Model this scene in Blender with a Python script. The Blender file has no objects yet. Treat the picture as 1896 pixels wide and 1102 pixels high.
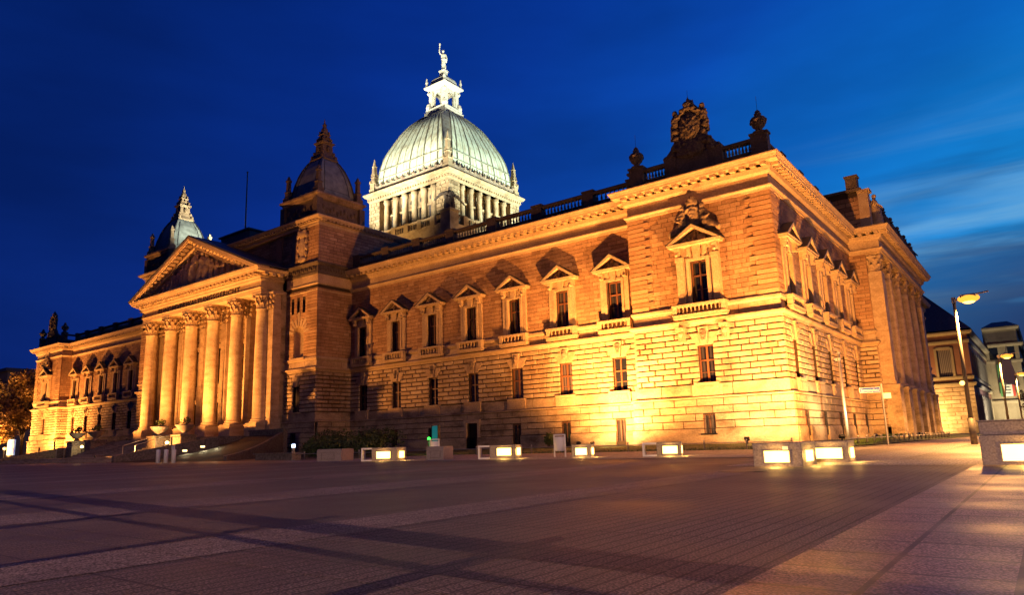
import bpy, math, random
from mathutils import Vector, Matrix, noise
S = bpy.context.scene
COL = S.collection
R = math.radians
rnd = random.Random(7)

# ------------------------------------------------------------------ camera
cam = bpy.data.cameras.new("camera"); cob = bpy.data.objects.new("camera", cam); COL.objects.link(cob)
yaw, pitch, roll = 0.649005, 0.180321, -0.029924
fw = Vector((-math.sin(yaw), math.cos(yaw), 0)); rt = Vector((math.cos(yaw), math.sin(yaw), 0)); up = Vector((0, 0, 1))
f2 = fw * math.cos(pitch) + up * math.sin(pitch); u2 = -fw * math.sin(pitch) + up * math.cos(pitch)
r3 = rt * math.cos(roll) + u2 * math.sin(roll); u3 = -rt * math.sin(roll) + u2 * math.cos(roll)
m = Matrix((r3, u3, -f2)).transposed().to_4x4(); m.translation = Vector((75.890, -45.972, 0.428))
cob.matrix_world = m
cam.sensor_fit = 'HORIZONTAL'; cam.sensor_width = 36; cam.lens = 1287.541 / 1896 * 36
cam.shift_x = 2.33 / 1896; cam.shift_y = 35.2 / 1896
cam.clip_start = 0.1; cam.clip_end = 3000
S.camera = cob

# ------------------------------------------------------------------ exposure
S.view_settings.view_transform = 'Standard'; S.view_settings.look = 'None'
S.view_settings.exposure = 0; S.view_settings.gamma = 1
S.render.engine = 'CYCLES'
cy = S.cycles
cy.use_denoising = True
try: cy.denoiser = 'OPENIMAGEDENOISE'
except Exception: pass
cy.max_bounces = 5; cy.diffuse_bounces = 3; cy.glossy_bounces = 3; cy.transmission_bounces = 2
cy.sample_clamp_indirect = 4; cy.caustics_reflective = False; cy.caustics_refractive = False

# ------------------------------------------------------------------ world: dusk sky
W = bpy.data.worlds.new("World"); S.world = W; W.use_nodes = True
nt = W.node_tree; N = nt.nodes; L = nt.links
bg = N['Background']; bg.inputs[1].default_value = 1.0
tc = N.new('ShaderNodeTexCoord')
sk = N.new('ShaderNodeTexSky'); sk.sky_type = 'NISHITA'; sk.sun_disc = False
sk.sun_elevation = R(-4); sk.sun_rotation = R(15); sk.altitude = 100
dot = N.new('ShaderNodeVectorMath'); dot.operation = 'DOT_PRODUCT'; dot.inputs[1].default_value = (.24, .93, -.28)
L.new(tc.outputs['Generated'], dot.inputs[0])
ramp = N.new('ShaderNodeValToRGB'); cr = ramp.color_ramp
mr = N.new('ShaderNodeMapRange'); mr.inputs[1].default_value = -1; mr.inputs[2].default_value = 1
L.new(dot.outputs['Value'], mr.inputs[0]); L.new(mr.outputs[0], ramp.inputs[0])
cr.elements[0].position = 0; cr.elements[0].color = (.0, .006, .06, 1)
cr.elements[1].position = 1; cr.elements[1].color = (.004, .22, .62, 1)
for p, c in ((.50, (.0, .015, .15)), (.62, (.0, .021, .21)), (.70, (.0, .031, .27)), (.78, (.0, .055, .37)), (.85, (.0, .13, .55)), (.90, (.002, .23, .68)), (.94, (.008, .31, .74))):
    e = cr.elements.new(p); e.color = (*c, 1)
# clouds: long streaks, stronger near the bright side
mp = N.new('ShaderNodeMapping'); mp.inputs['Scale'].default_value = (1.0, 1.0, 12); L.new(tc.outputs['Generated'], mp.inputs[0])
n1 = N.new('ShaderNodeTexNoise'); n1.inputs['Scale'].default_value = 1.6; n1.inputs['Detail'].default_value = 5; n1.inputs['Roughness'].default_value = .6; n1.inputs['Distortion'].default_value = .5
L.new(mp.outputs[0], n1.inputs['Vector'])
cl = N.new('ShaderNodeMapRange'); cl.inputs[1].default_value = .42; cl.inputs[2].default_value = .74; cl.interpolation_type = 'SMOOTHSTEP'
L.new(n1.outputs[0], cl.inputs[0])
sepc = N.new('ShaderNodeSeparateXYZ'); L.new(tc.outputs['Generated'], sepc.inputs[0])
elv = N.new('ShaderNodeMapRange'); elv.inputs[1].default_value = .44; elv.inputs[2].default_value = .24; elv.interpolation_type = 'SMOOTHSTEP'; L.new(sepc.outputs['Z'], elv.inputs[0])
clm = N.new('ShaderNodeMath'); clm.operation = 'MULTIPLY'; L.new(cl.outputs[0], clm.inputs[0]); L.new(elv.outputs[0], clm.inputs[1]); cl = clm
az = N.new('ShaderNodeMapRange'); az.inputs[1].default_value = .66; az.inputs[2].default_value = .90; L.new(dot.outputs['Value'], az.inputs[0])
mul = N.new('ShaderNodeMath'); mul.operation = 'MULTIPLY'; L.new(cl.outputs[0], mul.inputs[0]); L.new(az.outputs[0], mul.inputs[1])
mxc = N.new('ShaderNodeMix'); mxc.data_type = 'RGBA'; L.new(mul.outputs[0], mxc.inputs[0]); L.new(ramp.outputs[0], mxc.inputs[6]); mxc.inputs[7].default_value = (.19, .44, .68, 1)
# dark cloud bank low over the street
sep = N.new('ShaderNodeSeparateXYZ'); L.new(tc.outputs['Generated'], sep.inputs[0])
n2 = N.new('ShaderNodeTexNoise'); n2.inputs['Scale'].default_value = 1.9; n2.inputs['Detail'].default_value = 6
mp2 = N.new('ShaderNodeMapping'); mp2.inputs['Scale'].default_value = (1.5, 1.5, 13); mp2.inputs['Location'].default_value = (3.1, 5.2, 1.3); L.new(tc.outputs['Generated'], mp2.inputs[0]); L.new(mp2.outputs[0], n2.inputs['Vector'])
add = N.new('ShaderNodeMath'); add.operation = 'MULTIPLY_ADD'; add.inputs[1].default_value = .42; L.new(n2.outputs[0], add.inputs[0]); L.new(sep.outputs['Z'], add.inputs[2])
low = N.new('ShaderNodeMapRange'); low.inputs[1].default_value = .49; low.inputs[2].default_value = .37; low.inputs[3].default_value = 0; low.inputs[4].default_value = 1; low.interpolation_type = 'SMOOTHSTEP'
L.new(add.outputs[0], low.inputs[0])
mul2 = N.new('ShaderNodeMath'); mul2.operation = 'MULTIPLY'; L.new(low.outputs[0], mul2.inputs[0]); L.new(az.outputs[0], mul2.inputs[1])
mxd = N.new('ShaderNodeMix'); mxd.data_type = 'RGBA'; L.new(mul2.outputs[0], mxd.inputs[0]); L.new(mxc.outputs[2], mxd.inputs[6]); mxd.inputs[7].default_value = (.003, .022, .12, 1)
sc_ = N.new('ShaderNodeVectorMath'); sc_.operation = 'SCALE'; sc_.inputs['Scale'].default_value = .1; L.new(sk.outputs[0], sc_.inputs[0])
ad2 = N.new('ShaderNodeVectorMath'); ad2.operation = 'ADD'; L.new(mxd.outputs[2], ad2.inputs[0]); L.new(sc_.outputs[0], ad2.inputs[1])
mp3 = N.new('ShaderNodeMapping'); mp3.inputs['Scale'].default_value = (1.4, 1.4, 5); L.new(tc.outputs['Generated'], mp3.inputs[0])
n3 = N.new('ShaderNodeTexNoise'); n3.inputs['Scale'].default_value = 1.8; n3.inputs['Detail'].default_value = 5; L.new(mp3.outputs[0], n3.inputs['Vector'])
mo = N.new('ShaderNodeMapRange'); mo.inputs[1].default_value = .3; mo.inputs[2].default_value = .7; mo.inputs[3].default_value = .78; mo.inputs[4].default_value = 1.2; L.new(n3.outputs[0], mo.inputs[0])
mot = N.new('ShaderNodeVectorMath'); mot.operation = 'SCALE'; L.new(ad2.outputs[0], mot.inputs[0]); L.new(mo.outputs[0], mot.inputs['Scale'])
L.new(mot.outputs[0], bg.inputs[0])

# ------------------------------------------------------------------ materials
def newmat(name):
    mt = bpy.data.materials.new(name); mt.use_nodes = True
    return mt, mt.node_tree.nodes, mt.node_tree.links, mt.node_tree.nodes['Principled BSDF']
def rampnode(N, stops):
    r = N.new('ShaderNodeValToRGB'); e = r.color_ramp.elements
    while len(e) < len(stops): e.new(.5)
    for q, (p, c) in zip(e, stops): q.position = p; q.color = (*c, 1)
    return r
def stone(name, cols, stain=(.5, .45, .4), stain_amt=.5, sscale=.35, rough=.85, bump=.25, island=True, bscale=9, stretch=1.0):
    mt, N, L, b = newmat(name)
    g = N.new('ShaderNodeNewGeometry')
    ramp = rampnode(N, [(i / max(1, len(cols) - 1), c) for i, c in enumerate(cols)])
    nz = N.new('ShaderNodeTexNoise'); nz.inputs['Scale'].default_value = sscale; nz.inputs['Detail'].default_value = 6; nz.inputs['Roughness'].default_value = .65
    mp = N.new('ShaderNodeMapping'); mp.inputs['Scale'].default_value = (1, 1, stretch); L.new(g.outputs['Position'], mp.inputs[0]); L.new(mp.outputs[0], nz.inputs['Vector'])
    fine = N.new('ShaderNodeTexNoise'); fine.inputs['Scale'].default_value = bscale; fine.inputs['Detail'].default_value = 5; L.new(g.outputs['Position'], fine.inputs['Vector'])
    if island: L.new(g.outputs['Random Per Island'], ramp.inputs[0])
    else: L.new(fine.outputs[0], ramp.inputs[0])
    mrg = N.new('ShaderNodeMapRange'); mrg.inputs[1].default_value = .44; mrg.inputs[2].default_value = .68; mrg.inputs[4].default_value = stain_amt; L.new(nz.outputs[0], mrg.inputs[0])
    mx = N.new('ShaderNodeMix'); mx.data_type = 'RGBA'; mx.blend_type = 'MULTIPLY'; L.new(mrg.outputs[0], mx.inputs[0]); L.new(ramp.outputs[0], mx.inputs[6]); mx.inputs[7].default_value = (*stain, 1)
    fr = rampnode(N, [(.3, (.72, .7, .68)), (.7, (1.12, 1.12, 1.12))]); L.new(fine.outputs[0], fr.inputs[0])
    m2 = N.new('ShaderNodeMix'); m2.data_type = 'RGBA'; m2.blend_type = 'MULTIPLY'; m2.inputs[0].default_value = .8; L.new(mx.outputs[2], m2.inputs[6]); L.new(fr.outputs[0], m2.inputs[7])
    L.new(m2.outputs[2], b.inputs['Base Color']); b.inputs['Roughness'].default_value = rough
    bp = N.new('ShaderNodeBump'); bp.inputs['Strength'].default_value = bump; bp.inputs['Distance'].default_value = .05; L.new(fine.outputs[0], bp.inputs['Height']); L.new(bp.outputs[0], b.inputs['Normal'])
    return mt
def plain(name, col, rough=.6, metal=0, nscale=0, namt=.3, spec=None):
    mt, N, L, b = newmat(name)
    b.inputs['Roughness'].default_value = rough; b.inputs['Metallic'].default_value = metal
    if spec is not None: b.inputs['Specular IOR Level'].default_value = spec
    if nscale:
        g = N.new('ShaderNodeNewGeometry'); nz = N.new('ShaderNodeTexNoise'); nz.inputs['Scale'].default_value = nscale; nz.inputs['Detail'].default_value = 5; L.new(g.outputs['Position'], nz.inputs['Vector'])
        r = rampnode(N, [(.3, tuple(c * (1 - namt) for c in col)), (.7, tuple(c * (1 + namt) for c in col))]); L.new(nz.outputs[0], r.inputs[0]); L.new(r.outputs[0], b.inputs['Base Color'])
        bp = N.new('ShaderNodeBump'); bp.inputs['Strength'].default_value = .25; bp.inputs['Distance'].default_value = .03; L.new(nz.outputs[0], bp.inputs['Height']); L.new(bp.outputs[0], b.inputs['Normal'])
    else: b.inputs['Base Color'].default_value = (*col, 1)
    return mt
def glow(name, col, st):
    mt, N, L, b = newmat(name); b.inputs['Base Color'].default_value = (.02, .02, .02, 1)
    b.inputs['Emission Color'].default_value = (*col, 1); b.inputs['Emission Strength'].default_value = st
    return mt
M = {}
SAND = [(.31, .18, .10), (.42, .26, .15), (.37, .22, .125), (.47, .305, .18), (.35, .205, .115), (.43, .27, .155), (.28, .16, .09), (.40, .245, .14), (.50, .335, .21)]
M['ashlar'] = stone('sandstone_ashlar', SAND, stain=(.42, .36, .32), stain_amt=.7, stretch=.5)
M['rustic'] = stone('sandstone_rustic', [(.44, .33, .22), (.53, .42, .3), (.40, .295, .19), (.56, .45, .32), (.48, .37, .25)], stain=(.38, .28, .2), stain_amt=.75, sscale=.45, stretch=.55, bump=.5, bscale=7)
M['basestone'] = stone('sandstone_base', [(.36, .28, .19), (.47, .37, .25), (.41, .32, .215)], stain=(.2, .17, .15), stain_amt=.8, sscale=.5, bump=.5, stretch=2.2)
M['joint'] = plain('joint_mortar', (.035, .022, .014), .9)  # dark mortar; shadow in the joints also put into the colour
M['trim'] = stone('sandstone_trim', [(.42, .31, .2), (.52, .41, .28)], stain=(.55, .45, .38), stain_amt=.45, sscale=.8, island=False)
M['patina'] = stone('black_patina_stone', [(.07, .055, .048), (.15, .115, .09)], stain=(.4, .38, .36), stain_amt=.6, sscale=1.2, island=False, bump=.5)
M['grimy'] = stone('grimy_stone', [(.2, .145, .1), (.32, .24, .17)], stain=(.3, .27, .24), stain_amt=.8, sscale=.9, island=False, bump=.5)
M['shaft'] = stone('column_stone', [(.40, .3, .2), (.50, .39, .27), (.45, .34, .23)], stain=(.42, .34, .28), stain_amt=.6, sscale=.8, bump=.3, stretch=2.5)
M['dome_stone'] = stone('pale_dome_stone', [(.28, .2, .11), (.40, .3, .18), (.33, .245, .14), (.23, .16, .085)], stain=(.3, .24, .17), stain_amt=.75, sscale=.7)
M['lantern'] = stone('pale_lantern_stone', [(.5, .48, .38), (.62, .6, .5)], stain=(.6, .55, .48), stain_amt=.35, sscale=.9, island=False)
def glassmat():
    mt, N, L, b = newmat('window_glass'); oi = N.new('ShaderNodeObjectInfo'); g = N.new('ShaderNodeNewGeometry')
    w = N.new('ShaderNodeTexWave'); w.bands_direction = 'DIAGONAL'; w.inputs['Scale'].default_value = 2.2; w.inputs['Distortion'].default_value = 1.5; mp = N.new('ShaderNodeMapping'); mp.inputs['Scale'].default_value = (1, 1, .02); L.new(g.outputs['Position'], mp.inputs[0]); L.new(mp.outputs[0], w.inputs['Vector'])
    cur = rampnode(N, [(0, (.05, .04, .045)), (1, (.2, .17, .17))]); L.new(w.outputs[1], cur.inputs[0])
    gt = N.new('ShaderNodeMapRange'); gt.inputs[1].default_value = .45; gt.inputs[2].default_value = .95; gt.inputs[4].default_value = .9; L.new(oi.outputs['Random'], gt.inputs[0])
    mx = N.new('ShaderNodeMix'); mx.data_type = 'RGBA'; L.new(gt.outputs[0], mx.inputs[0]); mx.inputs[6].default_value = (.012, .014, .022, 1); L.new(cur.outputs[0], mx.inputs[7]); L.new(mx.outputs[2], b.inputs['Base Color'])
    b.inputs['Roughness'].default_value = .08; b.inputs['Specular IOR Level'].default_value = .6
    nz = N.new('ShaderNodeTexNoise'); nz.inputs['Scale'].default_value = 1.6; L.new(g.outputs['Position'], nz.inputs['Vector']); bp = N.new('ShaderNodeBump'); bp.inputs['Strength'].default_value = .08; bp.inputs['Distance'].default_value = .05; L.new(nz.outputs[0], bp.inputs['Height']); L.new(bp.outputs[0], b.inputs['Normal'])
    return mt
M['glass'] = glassmat()
M['wood'] = plain('brown_window_wood', (.17, .07, .035), .5)
M['lead'] = plain('dark_lead_roof', (.03, .032, .036), .5, nscale=2)
M['slate'] = plain('slate_roof', (.05, .055, .065), .6, nscale=3)
M['bronze'] = plain('dark_bronze', (.035, .024, .016), .45, .6)
M['iron'] = plain('black_iron', (.02, .02, .022), .5, .3)
M['galv'] = plain('galvanised_steel', (.32, .31, .3), .45, .6)
M['lamp_steel'] = plain('weathered_lamp_steel', (.1, .095, .09), .6, .2)
M['white_paint'] = plain('white_paint', (.7, .7, .68), .5)
M['granite'] = plain('grey_granite', (.19, .165, .165), .6, nscale=30, namt=.4)
M['granite_dark'] = plain('grimy_granite', (.12, .105, .095), .7, nscale=6, namt=.5)
M['lamp_warm'] = glow('warm_lamp_panel', (1, .58, .13), 7)
M['lamp_sodium'] = glow('sodium_lamp_lens', (1, .5, .1), 6)
M['lamp_bowl'] = glow('orange_lamp_bowl', (1, .36, .035), 2.0)  # glowing bowl added to stand in for the lamp's orange halo
M['lamp_small'] = glow('small_lamp_lens', (1, .7, .25), 6)
M['lamp_green'] = glow('green_signal_lens', (.04, 1, .06), 4)
M['lamp_blue'] = glow('cool_white_lens', (.55, .75, 1), 6)
M['leaf_bush'] = plain('bush_leaf', (.05, .085, .02), .6)
M['leaf_autumn'] = plain('autumn_leaf', (.2, .12, .035), .6)
M['bark'] = plain('bark', (.07, .05, .035), .9, nscale=8)
def copper():
    mt, N, L, b = newmat('verdigris_copper')
    g = N.new('ShaderNodeNewGeometry'); mp = N.new('ShaderNodeMapping'); mp.inputs['Scale'].default_value = (1.6, 1.6, .16); L.new(g.outputs['Position'], mp.inputs[0])
    nz = N.new('ShaderNodeTexNoise'); nz.inputs['Scale'].default_value = 1.3; nz.inputs['Detail'].default_value = 7; nz.inputs['Roughness'].default_value = .65; L.new(mp.outputs[0], nz.inputs['Vector'])
    r = rampnode(N, [(.30, (.24, .18, .11)), (.42, (.40, .39, .27)), (.52, (.50, .55, .42)), (.7, (.58, .65, .52))]); L.new(nz.outputs[0], r.inputs[0]); L.new(r.outputs[0], b.inputs['Base Color'])
    b.inputs['Roughness'].default_value = .6
    return mt
M['copper'] = copper(); M['copper_seam'] = plain('copper_seam', (.17, .17, .12), .6, nscale=2)
def copper_dark():
    mt = plain('dark_copper', (.14, .165, .15), .5, nscale=1.5, namt=.4); return mt
M['copper_dark'] = copper_dark()

# ------------------------------------------------------------------ mesh builder
class MB:
    def __init__(s): s.v = []; s.f = []; s.mi = []; s.sm = []; s.cur = 0; s.smooth = False
    def face(s, pts):
        n = len(s.v); s.v += [tuple(p) for p in pts]; s.f.append(tuple(range(n, n + len(pts)))); s.mi.append(s.cur); s.sm.append(s.smooth)
    def add(s, vs, fs):
        n = len(s.v); s.v += [tuple(p) for p in vs]
        for f in fs: s.f.append(tuple(i + n for i in f)); s.mi.append(s.cur); s.sm.append(s.smooth)
    def box(s, x0, x1, y0, y1, z0, z1):
        s.add([(x0, y0, z0), (x1, y0, z0), (x1, y1, z0), (x0, y1, z0), (x0, y0, z1), (x1, y0, z1), (x1, y1, z1), (x0, y1, z1)],
              [(0, 3, 2, 1), (4, 5, 6, 7), (0, 1, 5, 4), (1, 2, 6, 5), (2, 3, 7, 6), (3, 0, 4, 7)])
    def bbox(s, x0, x1, y0, y1, z0, z1, c=.03):
        # box with chamfered vertical and top edges
        p = [(x0 + c, y0), (x1 - c, y0), (x1, y0 + c), (x1, y1 - c), (x1 - c, y1), (x0 + c, y1), (x0, y1 - c), (x0, y0 + c)]
        q = [(x0 + 2 * c, y0 + c), (x1 - 2 * c, y0 + c), (x1 - c, y0 + 2 * c), (x1 - c, y1 - 2 * c), (x1 - 2 * c, y1 - c), (x0 + 2 * c, y1 - c), (x0 + c, y1 - 2 * c), (x0 + c, y0 + 2 * c)]
        vs = [(a, b, z0) for a, b in p] + [(a, b, z1 - c) for a, b in p] + [(a, b, z1) for a, b in q]
        fs = [tuple(range(7, -1, -1)), tuple(range(16, 24))]
        for i in range(8):
            j = (i + 1) % 8; fs += [(i, j, 8 + j, 8 + i), (8 + i, 8 + j, 16 + j, 16 + i)]
        s.add(vs, fs)
    def extrude(s, poly, y0, y1):
        # poly (x,z) counter-clockwise seen from -y, extruded y0 (front) .. y1
        n = len(poly); vs = [(x, y0, z) for x, z in poly] + [(x, y1, z) for x, z in poly]
        fs = [tuple(range(n)), tuple(range(2 * n - 1, n - 1, -1))]
        for i in range(n):
            j = (i + 1) % n; fs.append((j, i, n + i, n + j))
        s.add(vs, fs)
    def lathe(s, prof, c=(0, 0), seg=20, a0=0, a1=None, cap=True, sq=False, rot=0):
        # prof list of (r,z) bottom to top; sq -> square plan
        full = a1 is None
        if sq: angs = [R(45 + 90 * i) + rot for i in range(4)]; k = math.sqrt(2)
        else:
            k = 1
            angs = [a0 + (2 * math.pi * i / seg if full else (a1 - a0) * i / seg) for i in range(seg if full else seg + 1)]
        n = len(angs); vs = []
        for r, z in prof:
            for a in angs: vs.append((c[0] + r * k * math.cos(a), c[1] + r * k * math.sin(a), z))
        fs = []
        for i in range(len(prof) - 1):
            for j in range(n if (full or sq) else n - 1):
                jj = (j + 1) % n; fs.append((i * n + j, i * n + jj, (i + 1) * n + jj, (i + 1) * n + j))
        if cap and (full or sq):
            if prof[0][0] > 1e-4: fs.append(tuple(range(n - 1, -1, -1)))
            if prof[-1][0] > 1e-4: fs.append(tuple((len(prof) - 1) * n + j for j in range(n)))
        s.add(vs, fs)
    def tube(s, pts, r, seg=8):
        pts = [Vector(p) for p in pts]; rs = r if isinstance(r, (list, tuple)) else [r] * len(pts)
        vs = []; fs = []
        for i, p in enumerate(pts):
            d = (pts[min(i + 1, len(pts) - 1)] - pts[max(i - 1, 0)]).normalized()
            a = d.cross(Vector((0, 0, 1)) if abs(d.z) < .95 else Vector((1, 0, 0))).normalized(); b = a.cross(d)
            for j in range(seg):
                t = 2 * math.pi * j / seg; vs.append(p + (a * math.cos(t) + b * math.sin(t)) * rs[i])
        for i in range(len(pts) - 1):
            for j in range(seg):
                jj = (j + 1) % seg; fs.append((i * seg + j, (i + 1) * seg + j, (i + 1) * seg + jj, i * seg + jj))
        fs.append(tuple(range(seg))); fs.append(tuple((len(pts) - 1) * seg + j for j in range(seg - 1, -1, -1)))
        s.add(vs, fs)
    def ball(s, c, rx, ry=None, rz=None, seg=10, rings=6):
        ry = ry or rx; rz = rz or rx; vs = [(c[0], c[1], c[2] - rz)]
        for i in range(1, rings):
            t = -math.pi / 2 + math.pi * i / rings
            for j in range(seg):
                a = 2 * math.pi * j / seg; vs.append((c[0] + rx * math.cos(t) * math.cos(a), c[1] + ry * math.cos(t) * math.sin(a), c[2] + rz * math.sin(t)))
        vs.append((c[0], c[1], c[2] + rz)); fs = []; top = len(vs) - 1
        for j in range(seg):
            jj = (j + 1) % seg; fs.append((0, 1 + jj, 1 + j)); fs.append((top, 1 + (rings - 2) * seg + j, 1 + (rings - 2) * seg + jj))
            for i in range(rings - 2): fs.append((1 + i * seg + j, 1 + i * seg + jj, 1 + (i + 1) * seg + jj, 1 + (i + 1) * seg + j))
        s.add(vs, fs)
    def sweep(s, path, prof, close_ends=True, closed=False):
        # path: plan points; outward = right-hand side. prof: (d,z) list, open or closed polygon (treated closed)
        n = len(path); P = [Vector(p) for p in path]; offs = []
        for i in range(n):
            d1 = (P[i] - P[i - 1]).normalized() if (i > 0 or closed) else None
            d2 = (P[(i + 1) % n] - P[i]).normalized() if (i < n - 1 or closed) else None
            d1 = d1 or d2; d2 = d2 or d1
            n1 = Vector((d1.y, -d1.x)); n2 = Vector((d2.y, -d2.x)); offs.append((n1 + n2) / (1 + n1.dot(n2)))
        k = len(prof); vs = []
        for i in range(n):
            for d, z in prof: q = P[i] + offs[i] * d; vs.append((q.x, q.y, z))
        fs = []
        for i in range(n if closed else n - 1):
            ii = (i + 1) % n
            for j in range(k):
                jj = (j + 1) % k; fs.append((i * k + j, ii * k + j, ii * k + jj, i * k + jj))
        if close_ends and not closed: fs.append(tuple(range(k))); fs.append(tuple((n - 1) * k + j for j in range(k - 1, -1, -1)))
        s.add(vs, fs)
    def xform(s, mat, start=0):
        for i in range(start, len(s.v)): s.v[i] = tuple(mat @ Vector(s.v[i]))
    def mesh(s, name, mats):
        me = bpy.data.meshes.new(name); me.from_pydata(s.v, [], s.f)
        for mt in (mats if isinstance(mats, (list, tuple)) else [mats]): me.materials.append(M[mt] if isinstance(mt, str) else mt)
        me.polygons.foreach_set('material_index', s.mi); me.polygons.foreach_set('use_smooth', s.sm); me.update()
        return me
    def build(s, name, mats, parent=None): return link(name, s.mesh(name, mats), parent)
def link(name, data, parent=None, loc=None, rz=0, sc=None):
    o = bpy.data.objects.new(name, data); COL.objects.link(o)
    if parent: o.parent = parent
    if loc is not None: o.location = loc
    if rz: o.rotation_euler.z = rz
    if sc: o.scale = sc
    return o
def tag(o, label=None, cat=None, group=None, kind=None):
    for k, v in (('label', label), ('category', cat), ('group', group), ('kind', kind)):
        if v: o[k] = v
    return o
def empty(name, loc=(0, 0, 0), rz=0, parent=None): return link(name, None, parent, loc, rz)
KIDS = {}
def copy_tree(o, parent=None, loc=None, rz=None):
    c = o.copy(); COL.objects.link(c); c.parent = parent
    if loc is not None: c.location = loc
    if rz is not None: c.rotation_euler.z = rz
    for ch in [x for x in COL.objects if x.parent == o]: copy_tree(ch, c)
    return c
def sculpt(name, prims, voxel=.08, amp=.03, freq=3, mat='trim'):
    # one continuous carved body from overlapping blobs and capsules
    b = MB()
    for p in prims:
        if p[0] == 'e': b.ball(p[1], *p[2], seg=12, rings=8)
        elif p[0] == 'c':
            b.tube([p[1], p[2]], [p[3], p[4]], 10); b.ball(p[1], p[3]); b.ball(p[2], p[4])
        elif p[0] == 'b': b.box(*p[1])
    me = b.mesh('tmp', mat); t = bpy.data.objects.new('tmp', me); COL.objects.link(t)
    md = t.modifiers.new('r', 'REMESH'); md.mode = 'VOXEL'; md.voxel_size = voxel; md.use_smooth_shade = True
    dg = bpy.context.evaluated_depsgraph_get(); out = bpy.data.meshes.new_from_object(t.evaluated_get(dg)); bpy.data.objects.remove(t); bpy.data.meshes.remove(me)
    out.name = name
    for v in out.vertices:
        q = Vector(v.co) * freq; v.co += v.normal * (noise.noise(q) * amp + noise.noise(q * 2.3) * amp * .5)
    out.materials.clear(); out.materials.append(M[mat]); 
    for p in out.polygons: p.use_smooth = True
    return out
def figure(x, y, z, h, lean=0, arms=((-.2, 0, .5), (.22, -.1, .55)), wide=1.0):
    # draped standing figure as sculpt primitives; h = height
    k = h
    pr = [('c', (x, y, z + .02 * k), (x + lean * .3, y, z + .5 * k), .13 * k * wide, .1 * k * wide), ('e', (x + lean * .6, y, z + .68 * k), (.13 * k * wide, .09 * k, .17 * k)),
          ('c', (x + lean * .6, y, z + .8 * k), (x + lean, y - .01 * k, z + .88 * k), .045 * k, .04 * k), ('e', (x + lean, y - .01 * k, z + .93 * k), (.06 * k, .065 * k, .075 * k))]
    for sx, (ax, ay, azz) in zip((-1, 1), arms):
        sh = (x + lean * .6 + sx * .12 * k, y, z + .79 * k); hd = (x + lean * .6 + ax * k, y + ay * k, z + azz * k)
        el = ((sh[0] + hd[0]) / 2 + sx * .05 * k, (sh[1] + hd[1]) / 2, (sh[2] + hd[2]) / 2 - .02 * k)
        pr += [('c', sh, el, .045 * k, .036 * k), ('c', el, hd, .036 * k, .028 * k)]
    return pr

# ------------------------------------------------------------------ facade frames
class Fr:
    def __init__(s, O, u, n): s.O = Vector(O); s.u = Vector(u); s.n = Vector(n)
    def P(s, u, z, d): q = s.O + s.u * u + s.n * d; return (q.x, q.y, z)
    def rz(s): return math.atan2(s.u.y, s.u.x)
    def at(s, u, z=0, d=0): return s.P(u, z, d)
def spans(a, b, holes):
    out = [(a, b)]
    for h0, h1 in holes:
        nx = []
        for p, q in out:
            if h1 <= p or h0 >= q: nx.append((p, q)); continue
            if h0 > p: nx.append((p, h0))
            if h1 < q: nx.append((h1, q))
        out = nx
    return out
def backing(mb, F, u0, u1, z0, z1, d, holes, depth=.35):
    us = sorted({u0, u1, *[q for h in holes for q in h[:2] if u0 < q < u1]}); zs = sorted({z0, z1, *[q for h in holes for q in h[2:] if z0 < q < z1]})
    ins = lambda u, z: any(h[0] < u < h[1] and h[2] < z < h[3] for h in holes)
    for a, b in zip(us, us[1:]):
        for c, e in zip(zs, zs[1:]):
            if not ins((a + b) / 2, (c + e) / 2): mb.face([F.P(a, c, d), F.P(b, c, d), F.P(b, e, d), F.P(a, e, d)])
    for h in holes:
        a, b, c, e = h; c = max(c, z0); e = min(e, z1)
        if e <= c: continue
        di = d - depth
        mb.face([F.P(a, c, d), F.P(a, e, d), F.P(a, e, di), F.P(a, c, di)]); mb.face([F.P(b, e, d), F.P(b, c, d), F.P(b, c, di), F.P(b, e, di)])
        mb.face([F.P(a, e, d), F.P(b, e, d), F.P(b, e, di), F.P(a, e, di)]); mb.face([F.P(b, c, d), F.P(a, c, d), F.P(a, c, di), F.P(b, c, di)])
def masonry(mb, F, u0, u1, z0, z1, n, bl, d0, proud, gap, cham, holes, jit=.15):
    ch = (z1 - z0) / n
    for i in range(n):
        a, b = z0 + i * ch, z0 + (i + 1) * ch
        hs = [(h[0], h[1]) for h in holes if h[2] < b - .03 and h[3] > a + .03]
        for s0, s1 in spans(u0, u1, hs):
            if s1 - s0 < .08: continue
            cuts = [s0]; off = (i % 2) * .5 * bl; k = math.floor((s0 - off) / bl) + 1
            while True:
                c = k * bl + off + rnd.uniform(-jit, jit) * bl; k += 1
                if c > s1 - .3 * bl: break
                if c - cuts[-1] > .3 * bl: cuts.append(c)
            cuts.append(s1)
            for j in range(len(cuts) - 1):
                p, q = cuts[j] + (gap / 2 if j else 0), cuts[j + 1] - (gap / 2 if j < len(cuts) - 2 else 0)
                za, zb = a + gap / 2, b - gap / 2; dd = d0 + proud + rnd.uniform(0, .012); c = cham
                vs = [F.P(p, za, d0), F.P(q, za, d0), F.P(q, zb, d0), F.P(p, zb, d0), F.P(p + c, za + c, dd), F.P(q - c, za + c, dd), F.P(q - c, zb - c, dd), F.P(p + c, zb - c, dd)]
                mb.add(vs, [(4, 5, 6, 7), (0, 1, 5, 4), (1, 2, 6, 5), (2, 3, 7, 6), (3, 0, 4, 7)])

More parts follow.
